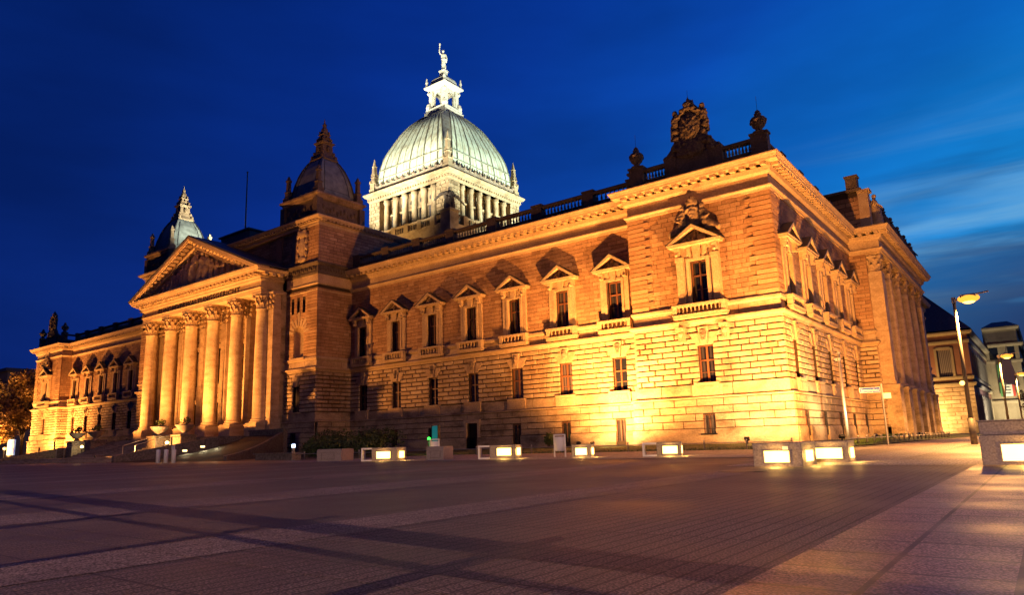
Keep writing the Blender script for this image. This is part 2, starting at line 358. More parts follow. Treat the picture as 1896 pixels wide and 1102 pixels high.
# ================================================================== the courthouse
court = empty('courthouse')
tag(court, 'floodlit sandstone courthouse with a columned portico and a pale domed tower', 'courthouse')
WY = 1.59; PX = 52.52; TX = 18.62; TI = 13.4; TY = -2.8; HX = 63.0; SL = 23.4
WX = [20.653 + 4.9267 * i for i in range(7)]          # wing window axes
SY = [2.35 + 4.67 * i for i in range(5)]              # side window axes
PC = (HX + PX) / 2
F_front = Fr((0, WY), (1, 0), (0, -1)); F_pav = Fr((0, 0), (1, 0), (0, -1)); F_tow = Fr((0, TY), (1, 0), (0, -1))
F_side = Fr((HX, 0), (0, 1), (1, 0))
Fside_x = lambda x: Fr((x, 0), (0, 1), (1, 0))
Fleft_x = lambda x: Fr((x, 0), (0, -1), (-1, 0))      # facing -x, u = -y

def facade(F, u0, u1, centers, pav=False, e0=0, e1=0, door=None, kind='facade_wall', lower=None, upper=True, extra=()):
    """one stretch of facade: backing wall with openings, fine ashlar above, rustication and plinth as its pieces"""
    hw = .63 if pav else .65
    hu = [(c - hw, c + hw, 9.8, 12.72) for c in centers] if upper else []
    lw = .56 if pav else .6
    hl = [(c - lw, c + lw, 4.1, 6.7) for c in (lower if lower is not None else centers)]
    hb = []
    for i, c in enumerate(lower if lower is not None else centers):
        if door == i: hb.append((c - .62, c + .62, -.3, 2.25))
        else: hb.append((c - .43, c + .43, .68 if pav else .35, 1.96))
    b = MB(); b.cur = 1; backing(b, F, u0, u1, 3.04, 18.0, 0, hu + hl + list(extra)); b.cur = 0
    masonry(b, F, u0 - e0 * .05, u1 + e1 * .05, 9.62, 16.67, 21, .92, 0, .045, .024, .008, hu + list(extra))
    w = b.build(kind, ['ashlar', 'joint'], court)
    r = MB(); masonry(r, F, u0 - e0 * .12, u1 + e1 * .12, 4.06, 8.06, 10, 1.35, 0, .13, .06, .05, hl)
    masonry(r, F, u0 - e0 * .08, u1 + e1 * .08, 8.5, 9.2, 1, 2.4, 0, .03, .03, .01, [])
    r.build('rusticated_storey', 'rustic', w)
    q = MB(); q.cur = 1; backing(q, F, u0 - e0 * .3, u1 + e1 * .3, -.6, 3.06, .28, hb, .5); q.cur = 0
    masonry(q, F, u0 - e0 * .38, u1 + e1 * .38, 1.02, 3.02, 4, 1.7, .28, .07, .045, .02, hb)
    masonry(q, F, u0 - e0 * .2, u1 + e1 * .2, 3.2, 4.02, 1, 2.6, 0, .2, .03, .015, [])
    for a, c in spans(u0 - e0 * .46, u1 + e1 * .46, [(h[0], h[1]) for h in hb]):
        p, s = F.P(a, 0, 0), F.P(c, 0, 0)
        pr = [(.2, -.6), (.46, -.6), (.46, .86), (.4, 1.0), (.2, 1.0)]
        # low windows cut only into the plinth's upper part
        q.sweep([p[:2], s[:2]], pr)
    if pav:
        for h in hb: q.sweep([F.P(h[0], 0, 0)[:2], F.P(h[1], 0, 0)[:2]], [(.2, -.6), (.46, -.6), (.46, .64), (.2, .66)])
    q.build('plinth', ['basestone', 'joint'], w)
    return w
facade(F_front, TX, PX, WX, door=3)
facade(F_front, -PX, -TX, [-x for x in reversed(WX)])
facade(F_pav, PX, HX, [PC], pav=True, e0=1, e1=1, kind='pavilion_wall')
facade(F_pav, -HX, -PX, [-PC], pav=True, e0=1, e1=1, kind='pavilion_wall')
facade(F_side, 0, SL, SY, kind='side_wall')
facade(Fside_x(-PX), 0, WY, [], kind='pavilion_wall'); facade(Fleft_x(PX), -WY, 0, [], kind='pavilion_wall')
facade(Fside_x(TX), TY, WY, [], kind='tower_wall', )
facade(Fleft_x(-TX), -WY, -TY, [], kind='tower_wall')
NZ = (14.86, 16.5)
slits = [(14.32, 14.78, 14.36, 15.7), (15.28, 15.72, 14.36, 15.7), (16.22, 16.68, 14.36, 15.7)]
facade(F_tow, TI, TX, [], kind='tower_wall', e1=1, lower=[15.55], extra=slits + [(NZ[0], NZ[1], 9.62, 13.0)])
facade(F_tow, -TX, -TI, [], kind='tower_wall', e0=1, lower=[-15.55], extra=[(-b, -a, c, d) for a, b, c, d in slits] + [(-NZ[1], -NZ[0], 9.62, 13.0)])
# slit backs, quoin strips of the pavilion, niches
for sg in (1, -1):
    b = MB()
    for a, c, d, e in slits: b.box(min(a * sg, c * sg), max(a * sg, c * sg), TY + .3, TY + .34, d, e)
    b.build('slit_window', 'glass', court)
    n = MB(); cx = sg * (NZ[0] + NZ[1]) / 2; r = (NZ[1] - NZ[0]) / 2
    n.lathe([(r, 9.62), (r, 12.15)] + [(r * math.cos(R(t)), 12.15 + r * math.sin(R(t))) for t in range(15, 91, 15)], (cx, TY), 14, 0, math.pi, cap=False)
    # spandrel plate with the arch cut out, radiating voussoirs round it
    for i in range(12):
        a, c = math.pi * i / 12, math.pi * (i + 1) / 12
        pa, pc = (cx + r * math.cos(a), 12.15 + r * math.sin(a)), (cx + r * math.cos(c), 12.15 + r * math.sin(c))
        cl = lambda p: (max(cx - r, min(cx + r, p[0])), min(13.0, p[1]))
        k = 1.5; oa, oc = cl((cx + (pa[0] - cx) * k, 12.15 + (pa[1] - 12.15) * k)), cl((cx + (pc[0] - cx) * k, 12.15 + (pc[1] - 12.15) * k))
        n.extrude([pa, oa, oc, pc], TY - .02, TY + .2)
    for i in range(9):
        a = math.pi * (i + .5) / 9; w = .045; lg = .8 + .35 * (i % 2 == 0) + (.3 if i == 4 else 0)
        d = Vector((math.cos(a), math.sin(a))); t = Vector((-d.y, d.x)); o = Vector((cx, 12.15))
        q = [o + d * (r + .03) - t * .12, o + d * (r + lg) - t * .2, o + d * (r + lg) + t * .2, o + d * (r + .03) + t * .12]
        n.extrude([tuple(x) for x in q], TY - .09, TY - .05)
    n.box(cx - r - .4, cx + r + .4, TY - .3, TY + .1, 9.4, 9.62)
    n.build('niche', 'trim', court)
for F, us in ((F_pav, ((PX, 1), (HX, -1), (-HX, 1), (-PX, -1))), (F_side, ((0, 1),)), (F_tow, ((TX, -1), (-TX, 1)))):
    for u, s in us:
        b = MB()
        for i in range(21):
            ch = 7.05 / 21; ln = 1.65 if i % 2 else 1.25; a, c = sorted((u, u + s * ln)); z = 9.62 + i * ch
            if s < 0: c += .09 if F is not F_side else 0
            else: a -= .09 if F is not F_side else 0
            b.add([F.P(a, z + .018, .0), F.P(c, z + .018, .0), F.P(c, z + ch - .018, .0), F.P(a, z + ch - .018, .0), F.P(a + .01, z + .03, .12), F.P(c, z + .03, .12), F.P(c, z + ch - .03, .12), F.P(a + .01, z + ch - .03, .12)],
                  [(4, 5, 6, 7), (0, 1, 5, 4), (1, 2, 6, 5), (2, 3, 7, 6), (3, 0, 4, 7)])
        b.build('quoin_strip', 'ashlar', court)

# ---------------- cornices and string courses (mitred mouldings round the plan)
ARCH = [(-.1, 16.66), (.14, 16.66), (.16, 16.8), (.3, 16.92), (.3, 17.0), (.06, 17.02), (-.1, 17.02)]
FRIEZE = [(-.1, 17.021), (.055, 17.021), (.055, 17.78), (-.1, 17.78)]
CORN = [(-.3, 17.781), (.08, 17.781), (.3, 17.95), (.34, 18.14), (.36, 18.2), (.36, 18.44), (.92, 18.44), (.95, 18.6), (.98, 18.62), (1.02, 18.72), (1.1, 18.82), (1.1, 18.9), (-.3, 18.95)]
STRING = [(-.1, 8.06), (.16, 8.06), (.2, 8.2), (.36, 8.3), (.4, 8.34), (.4, 8.46), (.3, 8.52), (-.1, 8.54)]
SILL = [(-.1, 9.2), (.08, 9.2), (.14, 9.3), (.2, 9.34), (.2, 9.5), (.1, 9.61), (-.1, 9.61)]
BASEC = [(-.1, 3.03), (.42, 3.03), (.46, 3.08), (.46, 3.14), (.3, 3.2), (-.1, 3.21)]
right_path = [(TX, WY), (PX, WY), (PX, 0), (HX, 0), (HX, SL)]
left_path = [(-HX, SL), (-HX, 0), (-PX, 0), (-PX, WY), (-TX, WY)]
def modillions(b, path, d0, d1, z0, z1, w, step, skip=.5):
    """one continuous toothed strip along the plan path"""
    for p, q in zip(path, path[1:]):
        p, q = Vector(p), Vector(q); d = (q - p); ln = d.length; d.normalize(); n = Vector((d.y, -d.x))
        if ln < 1.2: continue
        k = max(1, round(ln / step)); st = ln / k; out = []
        for i in range(k + 1):
            c = st * i
            for s_, o in ((c - w / 2, d0), (c - w / 2, d1), (c + w / 2, d1), (c + w / 2, d0)): out.append(p + d * s_ + n * o)
        back = [p + d * t + n * (d0 - .04) for t in (-w / 2, ln + w / 2)]
        m = len(out); vs = [(v.x, v.y, z0 + (.05 if j % 4 in (0, 3) else 0)) for j, v in enumerate(out)] + [(v.x, v.y, z1) for v in out]
        fs = [(j, j + 1, m + j + 1, m + j) for j in range(m - 1)] + [(4 * t, 4 * t + 3, 4 * t + 2, 4 * t + 1) for t in range(k + 1)]
        b.add(vs, fs)
for path in (right_path, left_path):
    b = MB(); b.sweep(path, ARCH); b.sweep(path, FRIEZE); b.sweep(path, CORN); c = b.build('main_cornice', 'trim', court)
    d = MB(); modillions(d, path, .36, .86, 18.2, 18.43, .34, .7); d.build('modillion_trim', 'trim', c)
    for prof, nm, mt in ((STRING, 'string_course', 'trim'), (SILL, 'sill_course', 'trim'), (BASEC, 'base_moulding', 'basestone')):
        b = MB(); b.sweep(path, prof); b.build(nm, mt, court)
for sg in (1, -1):
    tp = [(TI, TY), (TX, TY), (TX, WY + .3)] if sg > 0 else [(-TX, WY + .3), (-TX, TY), (-TI, TY)]
    b = MB(); b.sweep(tp, [(-.1, 17.0), (.12, 17.02), (.2, 17.14), (.05, 17.2), (.05, 18.1), (-.1, 18.1)])
    c = b.build('tower_entablature', 'trim', court)
    for nm_, prof in (('string_course', STRING), ('sill_course', SILL), ('base_moulding', BASEC), ('tower_moulding', [(-.1, 16.3), (.1, 16.35), (.16, 16.45), (-.1, 16.5)])):
        b = MB(); b.sweep(tp, prof); b.build(nm_, 'trim', court)
    b = MB(); b.sweep(tp, [(-.2, 18.1), (.15, 18.1), (.2, 18.3), (.12, 18.35), (.12, 19.0), (.34, 19.12), (.44, 19.3), (.3, 19.42), (-.2, 19.44)])
    r = MB()
    for p, q in zip(tp, tp[1:]):
        p, q = Vector(p), Vector(q); ln = (q - p).length
        for i in range(int(ln / .34)):
            t = p + (q - p) * ((i + .5) * .34 / ln); n = Vector(((q - p).y, -(q - p).x)).normalized(); t = t + n * .14
            b.ball((t.x, t.y, 18.67 + .12 * (i % 2)), .15, .15, .22, 6, 5)
    b.build('ornamental_band', 'patina', court)

# ---------------- windows: one of each kind, then copies
def wbox(b, x0, x1, d0, d1, z0, z1): b.box(x0, x1, -d1, -d0, z0, z1)
def baluster_prof(z0, h, r=.085):
    return [(r * .9, z0), (r * .9, z0 + .06 * h), (r * .5, z0 + .12 * h), (r, z0 + .34 * h), (r * .95, z0 + .42 * h), (r * .42, z0 + .78 * h), (r * .6, z0 + .86 * h), (r * .9, z0 + .92 * h), (r * .9, z0 + h)]
def pediment(b, hw, z0, zt, d, th=.2, base=.2, dark=1):
    b.cur = 0; wbox(b, -hw, hw, 0, d, z0, z0 + base * .6); wbox(b, -hw - .06, hw + .06, 0, d + .07, z0 + base * .6, z0 + base)
    z = z0 + base; s = (zt - z) / hw; t = th / math.cos(math.atan(s))
    for sg in (-1, 1):
        p = [(sg * (hw + .06), z), (sg * (hw - t / s + .06), z), (0, zt - t), (0, zt)]
        if sg > 0: p.reverse()
        b.cur = 0; b.extrude(p, -(d + .05), 0)
        q = [(sg * (hw + .12), z + .002), (0, zt + .002), (0, zt + .045), (sg * (hw + .12), z + .045)]
        if sg > 0: q.reverse()
        b.cur = 1; b.extrude(q, -(d + .08), 0)
    b.cur = 0; b.extrude([(-hw + .2, z), (hw - .2, z), (0, zt - .15)], -.22, -.05)
    rr = random.Random(3); b.cur = 2
    for i in range(11):
        x = rr.uniform(-.62, .62) * hw; zz = z + .05 + rr.random() * max(.02, (zt - t - z) * (1 - abs(x) / hw) - .1); b.ball((x, -.26, zz), .09, .14, .12, 6, 5)
    b.ball((0, -.3, z + (zt - z) * .35), .14, .2, (zt - z) * .25, 8, 6); b.cur = 0
def woodframe(parent, hw, z0, z1, d, transom=.64, mid=True, bars=()):
    b = MB(); t = .085
    wbox(b, -hw, -hw + t, d, d + .09, z0, z1); wbox(b, hw - t, hw, d, d + .09, z0, z1); wbox(b, -hw + t, hw - t, d, d + .09, z0, z0 + t); wbox(b, -hw + t, hw - t, d, d + .09, z1 - t, z1)
    zt = z0 + (z1 - z0) * transom; wbox(b, -hw + t, hw - t, d + .01, d + .11, zt - .05, zt + .05); wbox(b, -.055, .055, d + .005, d + .105, z0 + t, zt - .05); wbox(b, -.055, .055, d + .005, d + .105, zt + .05, z1 - t)
    for q in bars: zz = z0 + (z1 - z0) * q; wbox(b, -hw + t, -.055, d + .015, d + .06, zz - .02, zz + .02); wbox(b, .055, hw - t, d + .015, d + .06, zz - .02, zz + .02)
    f = b.build('window_frame', 'wood', parent)
    g = MB(); wbox(g, -hw, hw, d - .03, d + .012, z0, z1); g.build('pane', 'glass', parent)
def balcony(parent, hw, d, n, z0=8.6, z1=9.58):
    b = MB(); wbox(b, -hw, hw, .02, d, z0, z0 + .22); wbox(b, -hw - .05, hw + .05, .02, d + .06, z0 + .22, z0 + .27)
    pw = .3
    for sg in (-1, 1): a, c = sorted((sg * hw, sg * (hw - pw))); wbox(b, a, c, .22, d, z0 + .27, z1 - .17)
    wbox(b, -hw - .04, hw + .04, .12, d + .05, z1 - .17, z1); wbox(b, -hw + pw, hw - pw, .21, .24, z0 + .27, z1 - .17)
    o = b.build('balcony', 'trim', parent)
    q = MB(); q.smooth = True
    for i in range(n): q.lathe(baluster_prof(z0 + .27, z1 - .44 - z0, .075), (-hw + pw + (i + .5) * (2 * hw - 2 * pw) / n, -d + .14), 8)
    q.build('baluster_row', 'trim', parent); return o
def upper_window(big):
    b = MB(); hw = .63 if big else .65; ow = 1.6 if big else 1.25; zt = 13.75 if big else 13.48
    for sg in (-1, 1):
        a, c = sorted((sg * hw, sg * (hw + .2))); wbox(b, a, c, .05, .3, 9.6, 12.9)
        a, c = sorted((sg * (hw + .2), sg * ow)); wbox(b, a, c, .05, .22, 9.6, 13.05)
        if big: a, c = sorted((sg * (hw + .42), sg * (ow - .06))); wbox(b, a, c, .22, .36, 9.75, 12.75); wbox(b, a - .05, c + .05, .22, .42, 12.75, 13.05)
        a, c = sorted((sg * (ow - .36), sg * (ow - .06))); b.extrude([(a, zt - .55), (c, zt - .55), (c, zt), (a, zt)], -.5, -.05)
        wbox(b, a - .02, c + .02, .3, .58, zt - .22, zt)
        b.ball((sg * (ow - .21), -.5, zt - .5), .12, .14, .12, 8, 6)
    wbox(b, -hw, hw, .05, .3, 12.72, 12.92); wbox(b, -ow, ow, .05, .2, 12.92, zt)
    b.extrude([(-.2, 12.72), (.2, 12.72), (.3, zt), (-.3, zt)], -.42, -.2)
    for sg in (-1, 1): p = [(sg * .34, 12.92), (sg * .55, 12.92), (sg * .74, zt - .03), (sg * .42, zt - .03)]; b.extrude(p if sg > 0 else p[::-1], -.27, -.2)
    if big: wbox(b, -.75, -.36, .2, .26, 13.15, 13.65); wbox(b, .36, .75, .2, .26, 13.15, 13.65)
    o = b.build('window', 'trim', court)
    p = MB(); pediment(p, 1.9 if big else 1.62, zt, 15.2 if big else 14.8, .82 if big else .72); p.build('window_pediment', ['trim', 'lead', 'grimy'], o)
    woodframe(o, hw, 9.8, 12.72, -.28, bars=(.3,)); balcony(o, 1.9 if big else 1.42, .72 if big else .62, 11 if big else 6)
    return o
def lower_window(big):
    b = MB(); hw = .56 if big else .6; ap = 1.05 if big else .95
    wbox(b, -hw - .3, hw + .3, .05, .42, 3.98, 4.1); wbox(b, -ap, ap, .1, .34, 3.22, 3.98); wbox(b, -ap + .22, ap - .22, .34, .39, 3.38, 3.84)
    o = b.build('window', 'trim', court); b = MB()
    b.extrude([(-.2, 6.7), (.2, 6.7), (.36, 7.95), (-.36, 7.95)], -.3, -.05)
    for sg in (-1, 1):
        p = [(sg * .22, 6.7), (sg * hw, 6.7), (sg * (hw + .5), 7.55), (sg * .36, 7.55)]; b.extrude(p if sg > 0 else p[::-1], -.19, -.05)
    b.build('keystone', 'trim', o)
    for sg in (-1, 1) if big else ():
        b = MB(); a, c = sorted((sg * 1.32, sg * 1.8)); wbox(b, a, c, .1, .3, 7.0, 7.75); wbox(b, a - .05, c + .05, .1, .62, 7.75, 8.03); b.ball((sg * 1.56, -.34, 7.55), .2, .24, .22, 8, 6)
        for k in range(4): wbox(b, a + .04 + k * .115, a + .1 + k * .115, .3, .34, 7.0, 7.4)
        b.build('console', 'trim', o)
    if MASK: link('mascaron', MASK, o, (0, -.28, 7.42))
    woodframe(o, hw, 4.1, 6.7, -.28, .6, bars=(.28,)); return o
def cellar_window(big):
    b = MB(); hw = .43; z0, z1 = (.68, 1.96) if big else (.35, 1.96)
    wbox(b, -hw, -hw + .06, -.1, .0, z0, z1); wbox(b, hw - .06, hw, -.1, .0, z0, z1); wbox(b, -hw + .06, hw - .06, -.1, 0, z1 - .06, z1); wbox(b, -.03, .03, -.1, 0, z0, z1 - .06)
    o = b.build('cellar_window', 'wood', court)
    g = MB(); wbox(g, -hw, hw, -.2, -.14, z0, z1); g.build('pane', 'glass', o)
    q = MB()
    for i in range(6): x = -hw + .09 + i * (2 * hw - .18) / 5; q.tube([(x, -.1, z0), (x, -.1, z1)], .014, 6)
    for z in (z0 + .3, z1 - .3): wbox(q, -hw, hw, .09, .11, z - .015, z + .015)
    wbox(q, -hw - .12, hw + .12, .1, .34, z0 - .1, z0) if big else None
    q.build('iron_grille', 'iron', o); return o
MASK = sculpt('mascaron', [('e', (0, 0, 0), (.2, .16, .27)), ('e', (0, -.14, -.02), (.05, .08, .1)), ('e', (0, -.05, -.3), (.14, .1, .16)), ('e', (-.2, .04, .1), (.1, .1, .2)), ('e', (.2, .04, .1), (.1, .1, .2)), ('e', (0, 0, .28), (.24, .12, .12))], .045, .03, 9, 'grimy')
def place(proto, F, us, d=0):
    global used
    for u in us:
        p = F.at(u, 0, d)
        if proto.name not in used: used.add(proto.name); proto.location = p; proto.rotation_euler.z = F.rz()
        else: copy_tree(proto, court, p, F.rz())
used = set()
up_s, up_b, lo_s, lo_b, ce_s, ce_b = upper_window(False), upper_window(True), lower_window(False), lower_window(True), cellar_window(False), cellar_window(True)
LW = [-x for x in WX]
place(up_s, F_front, WX + LW[2:]); place(lo_s, F_front, WX + LW[2:]); place(ce_s, F_front, [x for i, x in enumerate(WX) if i != 3], .28); place(ce_s, F_front, LW[3:], .28)
place(up_s, F_side, SY); place(lo_s, F_side, SY); place(ce_s, F_side, SY, .28)
place(up_b, F_pav, [PC, -PC]); place(lo_b, F_pav, [PC, -PC]); place(ce_b, F_pav, [PC, -PC], .28); place(ce_b, F_tow, [15.55], .28)
# tower ground-floor window with keystone
for sg in (1, -1):
    b = MB(); x = 15.55 * sg; b.box(x - .8, x + .8, TY - .3, TY, 4.0, 4.1)
    o = b.build('window', 'trim', court); b = MB(); b.extrude([(x - .26, 6.7), (x + .26, 6.7), (x + .42, 7.7), (x - .42, 7.7)], TY - .3, TY); b.build('keystone', 'trim', o); g = MB(); g.box(x - .6, x + .6, TY + .22, TY + .26, 4.1, 6.7); g.build('pane', 'glass', o)
# cellar door in the wing
b = MB(); x = WX[3]; y = WY - .28
b.box(x - .9, x - .62, y - .12, y, -.3, 2.25); b.box(x + .62, x + .9, y - .12, y, -.3, 2.25); b.box(x - .95, x + .95, y - .16, y, 2.25, 2.55)
o = b.build('cellar_door_surround', 'trim', court); b = MB(); b.box(x - .62, x + .62, y + .3, y + .36, -.3, 2.25); b.box(x - .5, x - .05, y + .27, y + .3, .1, 2.1); b.box(x + .05, x + .5, y + .27, y + .3, .1, 2.1); b.build('door', 'bronze', o)

# ---------------- parapet: blocking course, pedestals, balusters, urns, arms
def parapet(path, peds, solids, balus, nm='balustrade'):
    """peds/solids/balus: lists of (segment index, centre or range along it)"""
    b = MB(); b.sweep(path, [(-.62, 18.93), (-.06, 18.93), (-.06, 19.1), (-.12, 19.16), (-.12, 19.62), (-.04, 19.68), (-.62, 19.7)])
    b.sweep(path, [(-.56, 20.36), (-.1, 20.36), (-.04, 20.44), (-.04, 20.56), (-.1, 20.62), (-.56, 20.62)])
    return b
def ped(b, x, y, w=1.1, z1=20.78, wy=.6):
    b.box(x - w / 2, x + w / 2, y - wy / 2, y + wy / 2, 19.2, z1 - .14); b.box(x - w / 2 - .07, x + w / 2 + .07, y - wy / 2 - .07, y + wy / 2 + .07, z1 - .14, z1)
balm = MB(); balm.smooth = True; balm.lathe(baluster_prof(0, .67, .1), (0, 0), 10); BAL = balm.mesh('baluster', 'grimy')
NB = [0]
def wing_parapet(sg):
    pa = right_path if sg > 0 else left_path
    b = parapet(pa, 0, 0, 0); far = MB(); far.smooth = True
    y = WY + .33; xs = [52.0, 48.1, 42.9, 37.85, 32.7, 28.2, 23.7, 19.2]
    for x in xs: ped(b, sg * x, y, 1.0 if x < 50 else .6)
    yp = .33
    for x in (62.68, 53.35): ped(b, sg * x, yp, 1.15, 20.9)
    b.box(*sorted((sg * 55.9, sg * 60.0)), yp - .3, yp + .3, 19.3, 20.7); b.box(*sorted((sg * 59.2, sg * 60.1)), yp - .36, yp + .36, 19.3, 20.85); b.box(*sorted((sg * 55.8, sg * 56.6)), yp - .36, yp + .36, 19.3, 20.85)
    for yy in ((4.7, 9.4, 14, 18.7) if sg > 0 else ()): ped(b, sg * (HX - .33), yy, .6, 20.78, 1.0)
    o = b.build('balustrade', 'patina', court)
    runs = [(a - .55, c + .55, 12 if i else 7, y) for i, (a, c) in enumerate(zip(xs, xs[1:]))] + [(62.05, 60.15, 8, yp), (55.75, 53.98, 7, yp)]
    for a, c, n, yy in runs:
        for i in range(n):
            x = sg * (a + (c - a) * (i + .5) / n)
            if sg > 0: link('baluster', BAL, o, (x, yy, 19.69)); NB[0] += 1
            else: far.lathe(baluster_prof(19.69, .67, .1), (x, yy), 6)
    if sg > 0:
        for i in range(48): far.lathe(baluster_prof(19.69, .67, .1), (HX - .33, 1 + i * .46), 6)
    tag(far.build('baluster_run', 'grimy', o), kind='stuff')
wing_parapet(1); wing_parapet(-1)
urn = MB(); urn.smooth = True
urn.lathe([(.42, 0), (.44, .1), (.26, .18), (.2, .28), (.42, .5), (.52, .8), (.55, 1.0), (.44, 1.06), (.46, 1.12), (.3, 1.2), (.22, 1.34), (.26, 1.42), (.16, 1.5), (.18, 1.6), (.05, 1.72), (.0, 1.78)], seg=14)
for i in range(8): a = i * math.pi / 4; urn.ball((.5 * math.cos(a), .5 * math.sin(a), .86), .11, .11, .16, 6, 5)
URN = urn.mesh('urn', 'patina')
for sg in (1, -1):
    for x in (62.68, 53.35):
        o = link('urn', URN, court, (sg * x, .33, 20.9))
rod = MB(); rod.tube([(0, 0, 0), (0, 0, 1.0)], .012, 5); RODM = rod.mesh('lightning_rod', 'iron')
for x in (62.68, 53.35): link('lightning_rod', RODM, court, (x, .33, 22.65))
link('lightning_rod', RODM, court, (57.8, .3, 24.8))
def arms():
    pr = [('e', (0, 0, 1.95), (1.2, .3, 1.6)), ('e', (0, -.18, 2.05), (.8, .25, 1.15)), ('e', (0, -.1, .4), (1.2, .34, .6)), ('e', (0, -.05, .9), (1.1, .3, .7)), ('e', (.9, -.05, 1.0), (.5, .3, .5)), ('e', (-.9, -.05, 1.0), (.5, .3, .5))]
    for i in range(16):
        a = i * math.pi / 8; pr.append(('e', (1.16 * math.cos(a), -.12, 2.1 + 1.55 * math.sin(a)), (.26, .24, .26)))
    for sg in (-1, 1):
        pr += [('e', (sg * 1.1, -.1, 2.9), (.3, .26, .5)), ('e', (sg * 1.05, -.1, 3.55), (.2, .2, .23)), ('c', (sg * 1.2, -.1, 2.6), (sg * 1.38, -.1, 1.6), .22, .14), ('c', (sg * 1.0, -.2, 3.1), (sg * .5, -.25, 3.3), .12, .08),
               ('e', (sg * 1.5, 0, .35), (.5, .3, .38)), ('e', (sg * 1.95, 0, .2), (.3, .28, .3)), ('c', (sg * 1.3, 0, 1.0), (sg * 1.55, 0, .6), .22, .2), ('e', (sg * .45, -.2, .2), (.4, .25, .3))]
    pr += [('e', (0, 0, 3.65), (.5, .32, .24)), ('e', (0, 0, 3.95), (.42, .36, .3)), ('e', (0, 0, 4.28), (.16, .16, .2)), ('c', (0, 0, 4.3), (0, 0, 4.65), .07, .04), ('e', (-.3, 0, 4.1), (.12, .14, .22)), ('e', (.3, 0, 4.1), (.12, .14, .22)), ('c', (-.4, -.3, 2.9), (.3, -.42, 1.6), .1, .16), ('c', (.45, -.3, 2.8), (-.15, -.4, 2.0), .09, .12)]
    for i in range(26):
        q = random.Random(i); pr.append(('e', (q.uniform(-1.7, 1.7), -.22, q.uniform(.1, 1.0)), (q.uniform(.1, .22), .2, q.uniform(.1, .26))))
    return sculpt('coat_of_arms', pr, .045, .07, 6, 'patina')
ARM = arms()
for sg in (1, -1): link('coat_of_arms', ARM, court, (57.85 * sg, .2, 20.6))
# reclining figures above the pavilion windows
def over_window():
    pr = [('e', (0, 0, 1.6), (.42, .3, .75)), ('e', (0, -.05, 2.55), (.26, .24, .3)), ('e', (0, 0, 2.3), (.5, .26, .4))]
    for sg in (-1, 1):
        pr += [('c', (sg * 1.75, 0, .25), (sg * .85, 0, .75), .22, .3), ('c', (sg * .85, 0, .75), (sg * .72, -.05, 1.6), .32, .26), ('e', (sg * .75, -.12, 1.95), (.17, .18, .22)), ('c', (sg * .9, -.1, 1.6), (sg * 1.25, -.25, 1.2), .12, .1), ('c', (sg * 1.25, -.25, 1.2), (sg * 1.0, -.4, 1.0), .1, .08), ('c', (sg * .6, -.1, 1.65), (sg * .25, -.2, 1.9), .1, .08), ('e', (sg * 1.2, 0, .4), (.5, .25, .3))]
    pr += [('b', (-.6, .6, -.1, .3, .6, 2.2))]
    return sculpt('window_sculpture', pr, .045, .05, 6, 'grimy')
OW = over_window()
for sg in (1, -1): link('window_sculpture', OW, court, (PC * sg, -.38, 14.55))

# ---------------- portico
ZF = 1.9
cap = MB(); cap.smooth = True
cap.lathe([(.64, 14.88), (.72, 14.92), (.72, 15.0), (.62, 15.04), (.6, 15.2), (.62, 15.8), (.78, 16.3), (.9, 16.42)], seg=16)
cap.smooth = False
def leaf(b, a, r0, z0, h, w, out):
    c, s_ = math.cos(a), math.sin(a); pts = []
    for k, (t, o) in enumerate(((0, .02), (.45, .05), (.8, .16), (1.0, out), (.9, out + .08))):
        ww = w * (1, 1.1, .9, .55, .25)[k]
        for sgn in (-1, 1): r = r0 + o; pts.append((r * c - sgn * ww / 2 * s_, r * s_ + sgn * ww / 2 * c, z0 + h * t))
    fs = [(2 * i, 2 * i + 1, 2 * i + 3, 2 * i + 2) for i in range(4)]
    b.add(pts, fs); b.add([(x * .94, y * .94, z - .03) for x, y, z in pts], [tuple(reversed(f)) for f in fs])
for i in range(8): leaf(cap, i * math.pi / 4, .62, 15.04, .6, .42, .3)
for i in range(8): leaf(cap, (i + .5) * math.pi / 4, .63, 15.1, 1.0, .42, .36)
for i in range(4):
    a = math.pi / 4 + i * math.pi / 2
    cap.ball((.98 * math.cos(a), .98 * math.sin(a), 16.3), .2, .2, .2, 8, 6); cap.ball((.7 * math.cos(a + math.pi / 4), .7 * math.sin(a + math.pi / 4), 16.48), .18, .18, .18, 8, 6)
    cap.tube([(.66 * math.cos(a), .66 * math.sin(a), 15.9), (.8 * math.cos(a), .8 * math.sin(a), 16.25), (.98 * math.cos(a), .98 * math.sin(a), 16.4)], .07, 6)
cap.box(-.82, .82, -.82, .82, 16.5, 16.72)
CAP = cap.mesh('capital', 'shaft')
sh = MB(); sh.smooth = True
sh.lathe([(.72, 3.62), (.72, 4.0), (.722, 6), (.715, 8.5), (.69, 11), (.66, 13), (.63, 14.8), (.66, 14.82), (.66, 14.9)], seg=32, cap=False); SHAFT = sh.mesh('shaft', 'shaft')
cb = MB(); cb.box(-.98, .98, -.98, .98, 3.06, 3.22); cb.smooth = True; cb.lathe([(.9, 3.22), (.96, 3.28), (.96, 3.36), (.84, 3.42), (.8, 3.48), (.88, 3.52), (.88, 3.58), (.76, 3.63)], seg=32); CBASE = cb.mesh('column_base', 'shaft')
cp = MB(); cp.box(-1.02, 1.02, -1.02, 1.02, .4, 2.95); cp.box(-1.08, 1.08, -1.08, 1.08, 2.95, 3.06); PEDM = cp.mesh('pedestal', 'shaft')
for i in range(6):
    o = empty('column', ((i - 2.5) * 4.792, -4.68, 0), 0, court)
    for me, nm in ((PEDM, 'pedestal'), (CBASE, 'column_base'), (SHAFT, 'shaft'), (CAP, 'capital')): link(nm, me, o, (0, 0, 0))
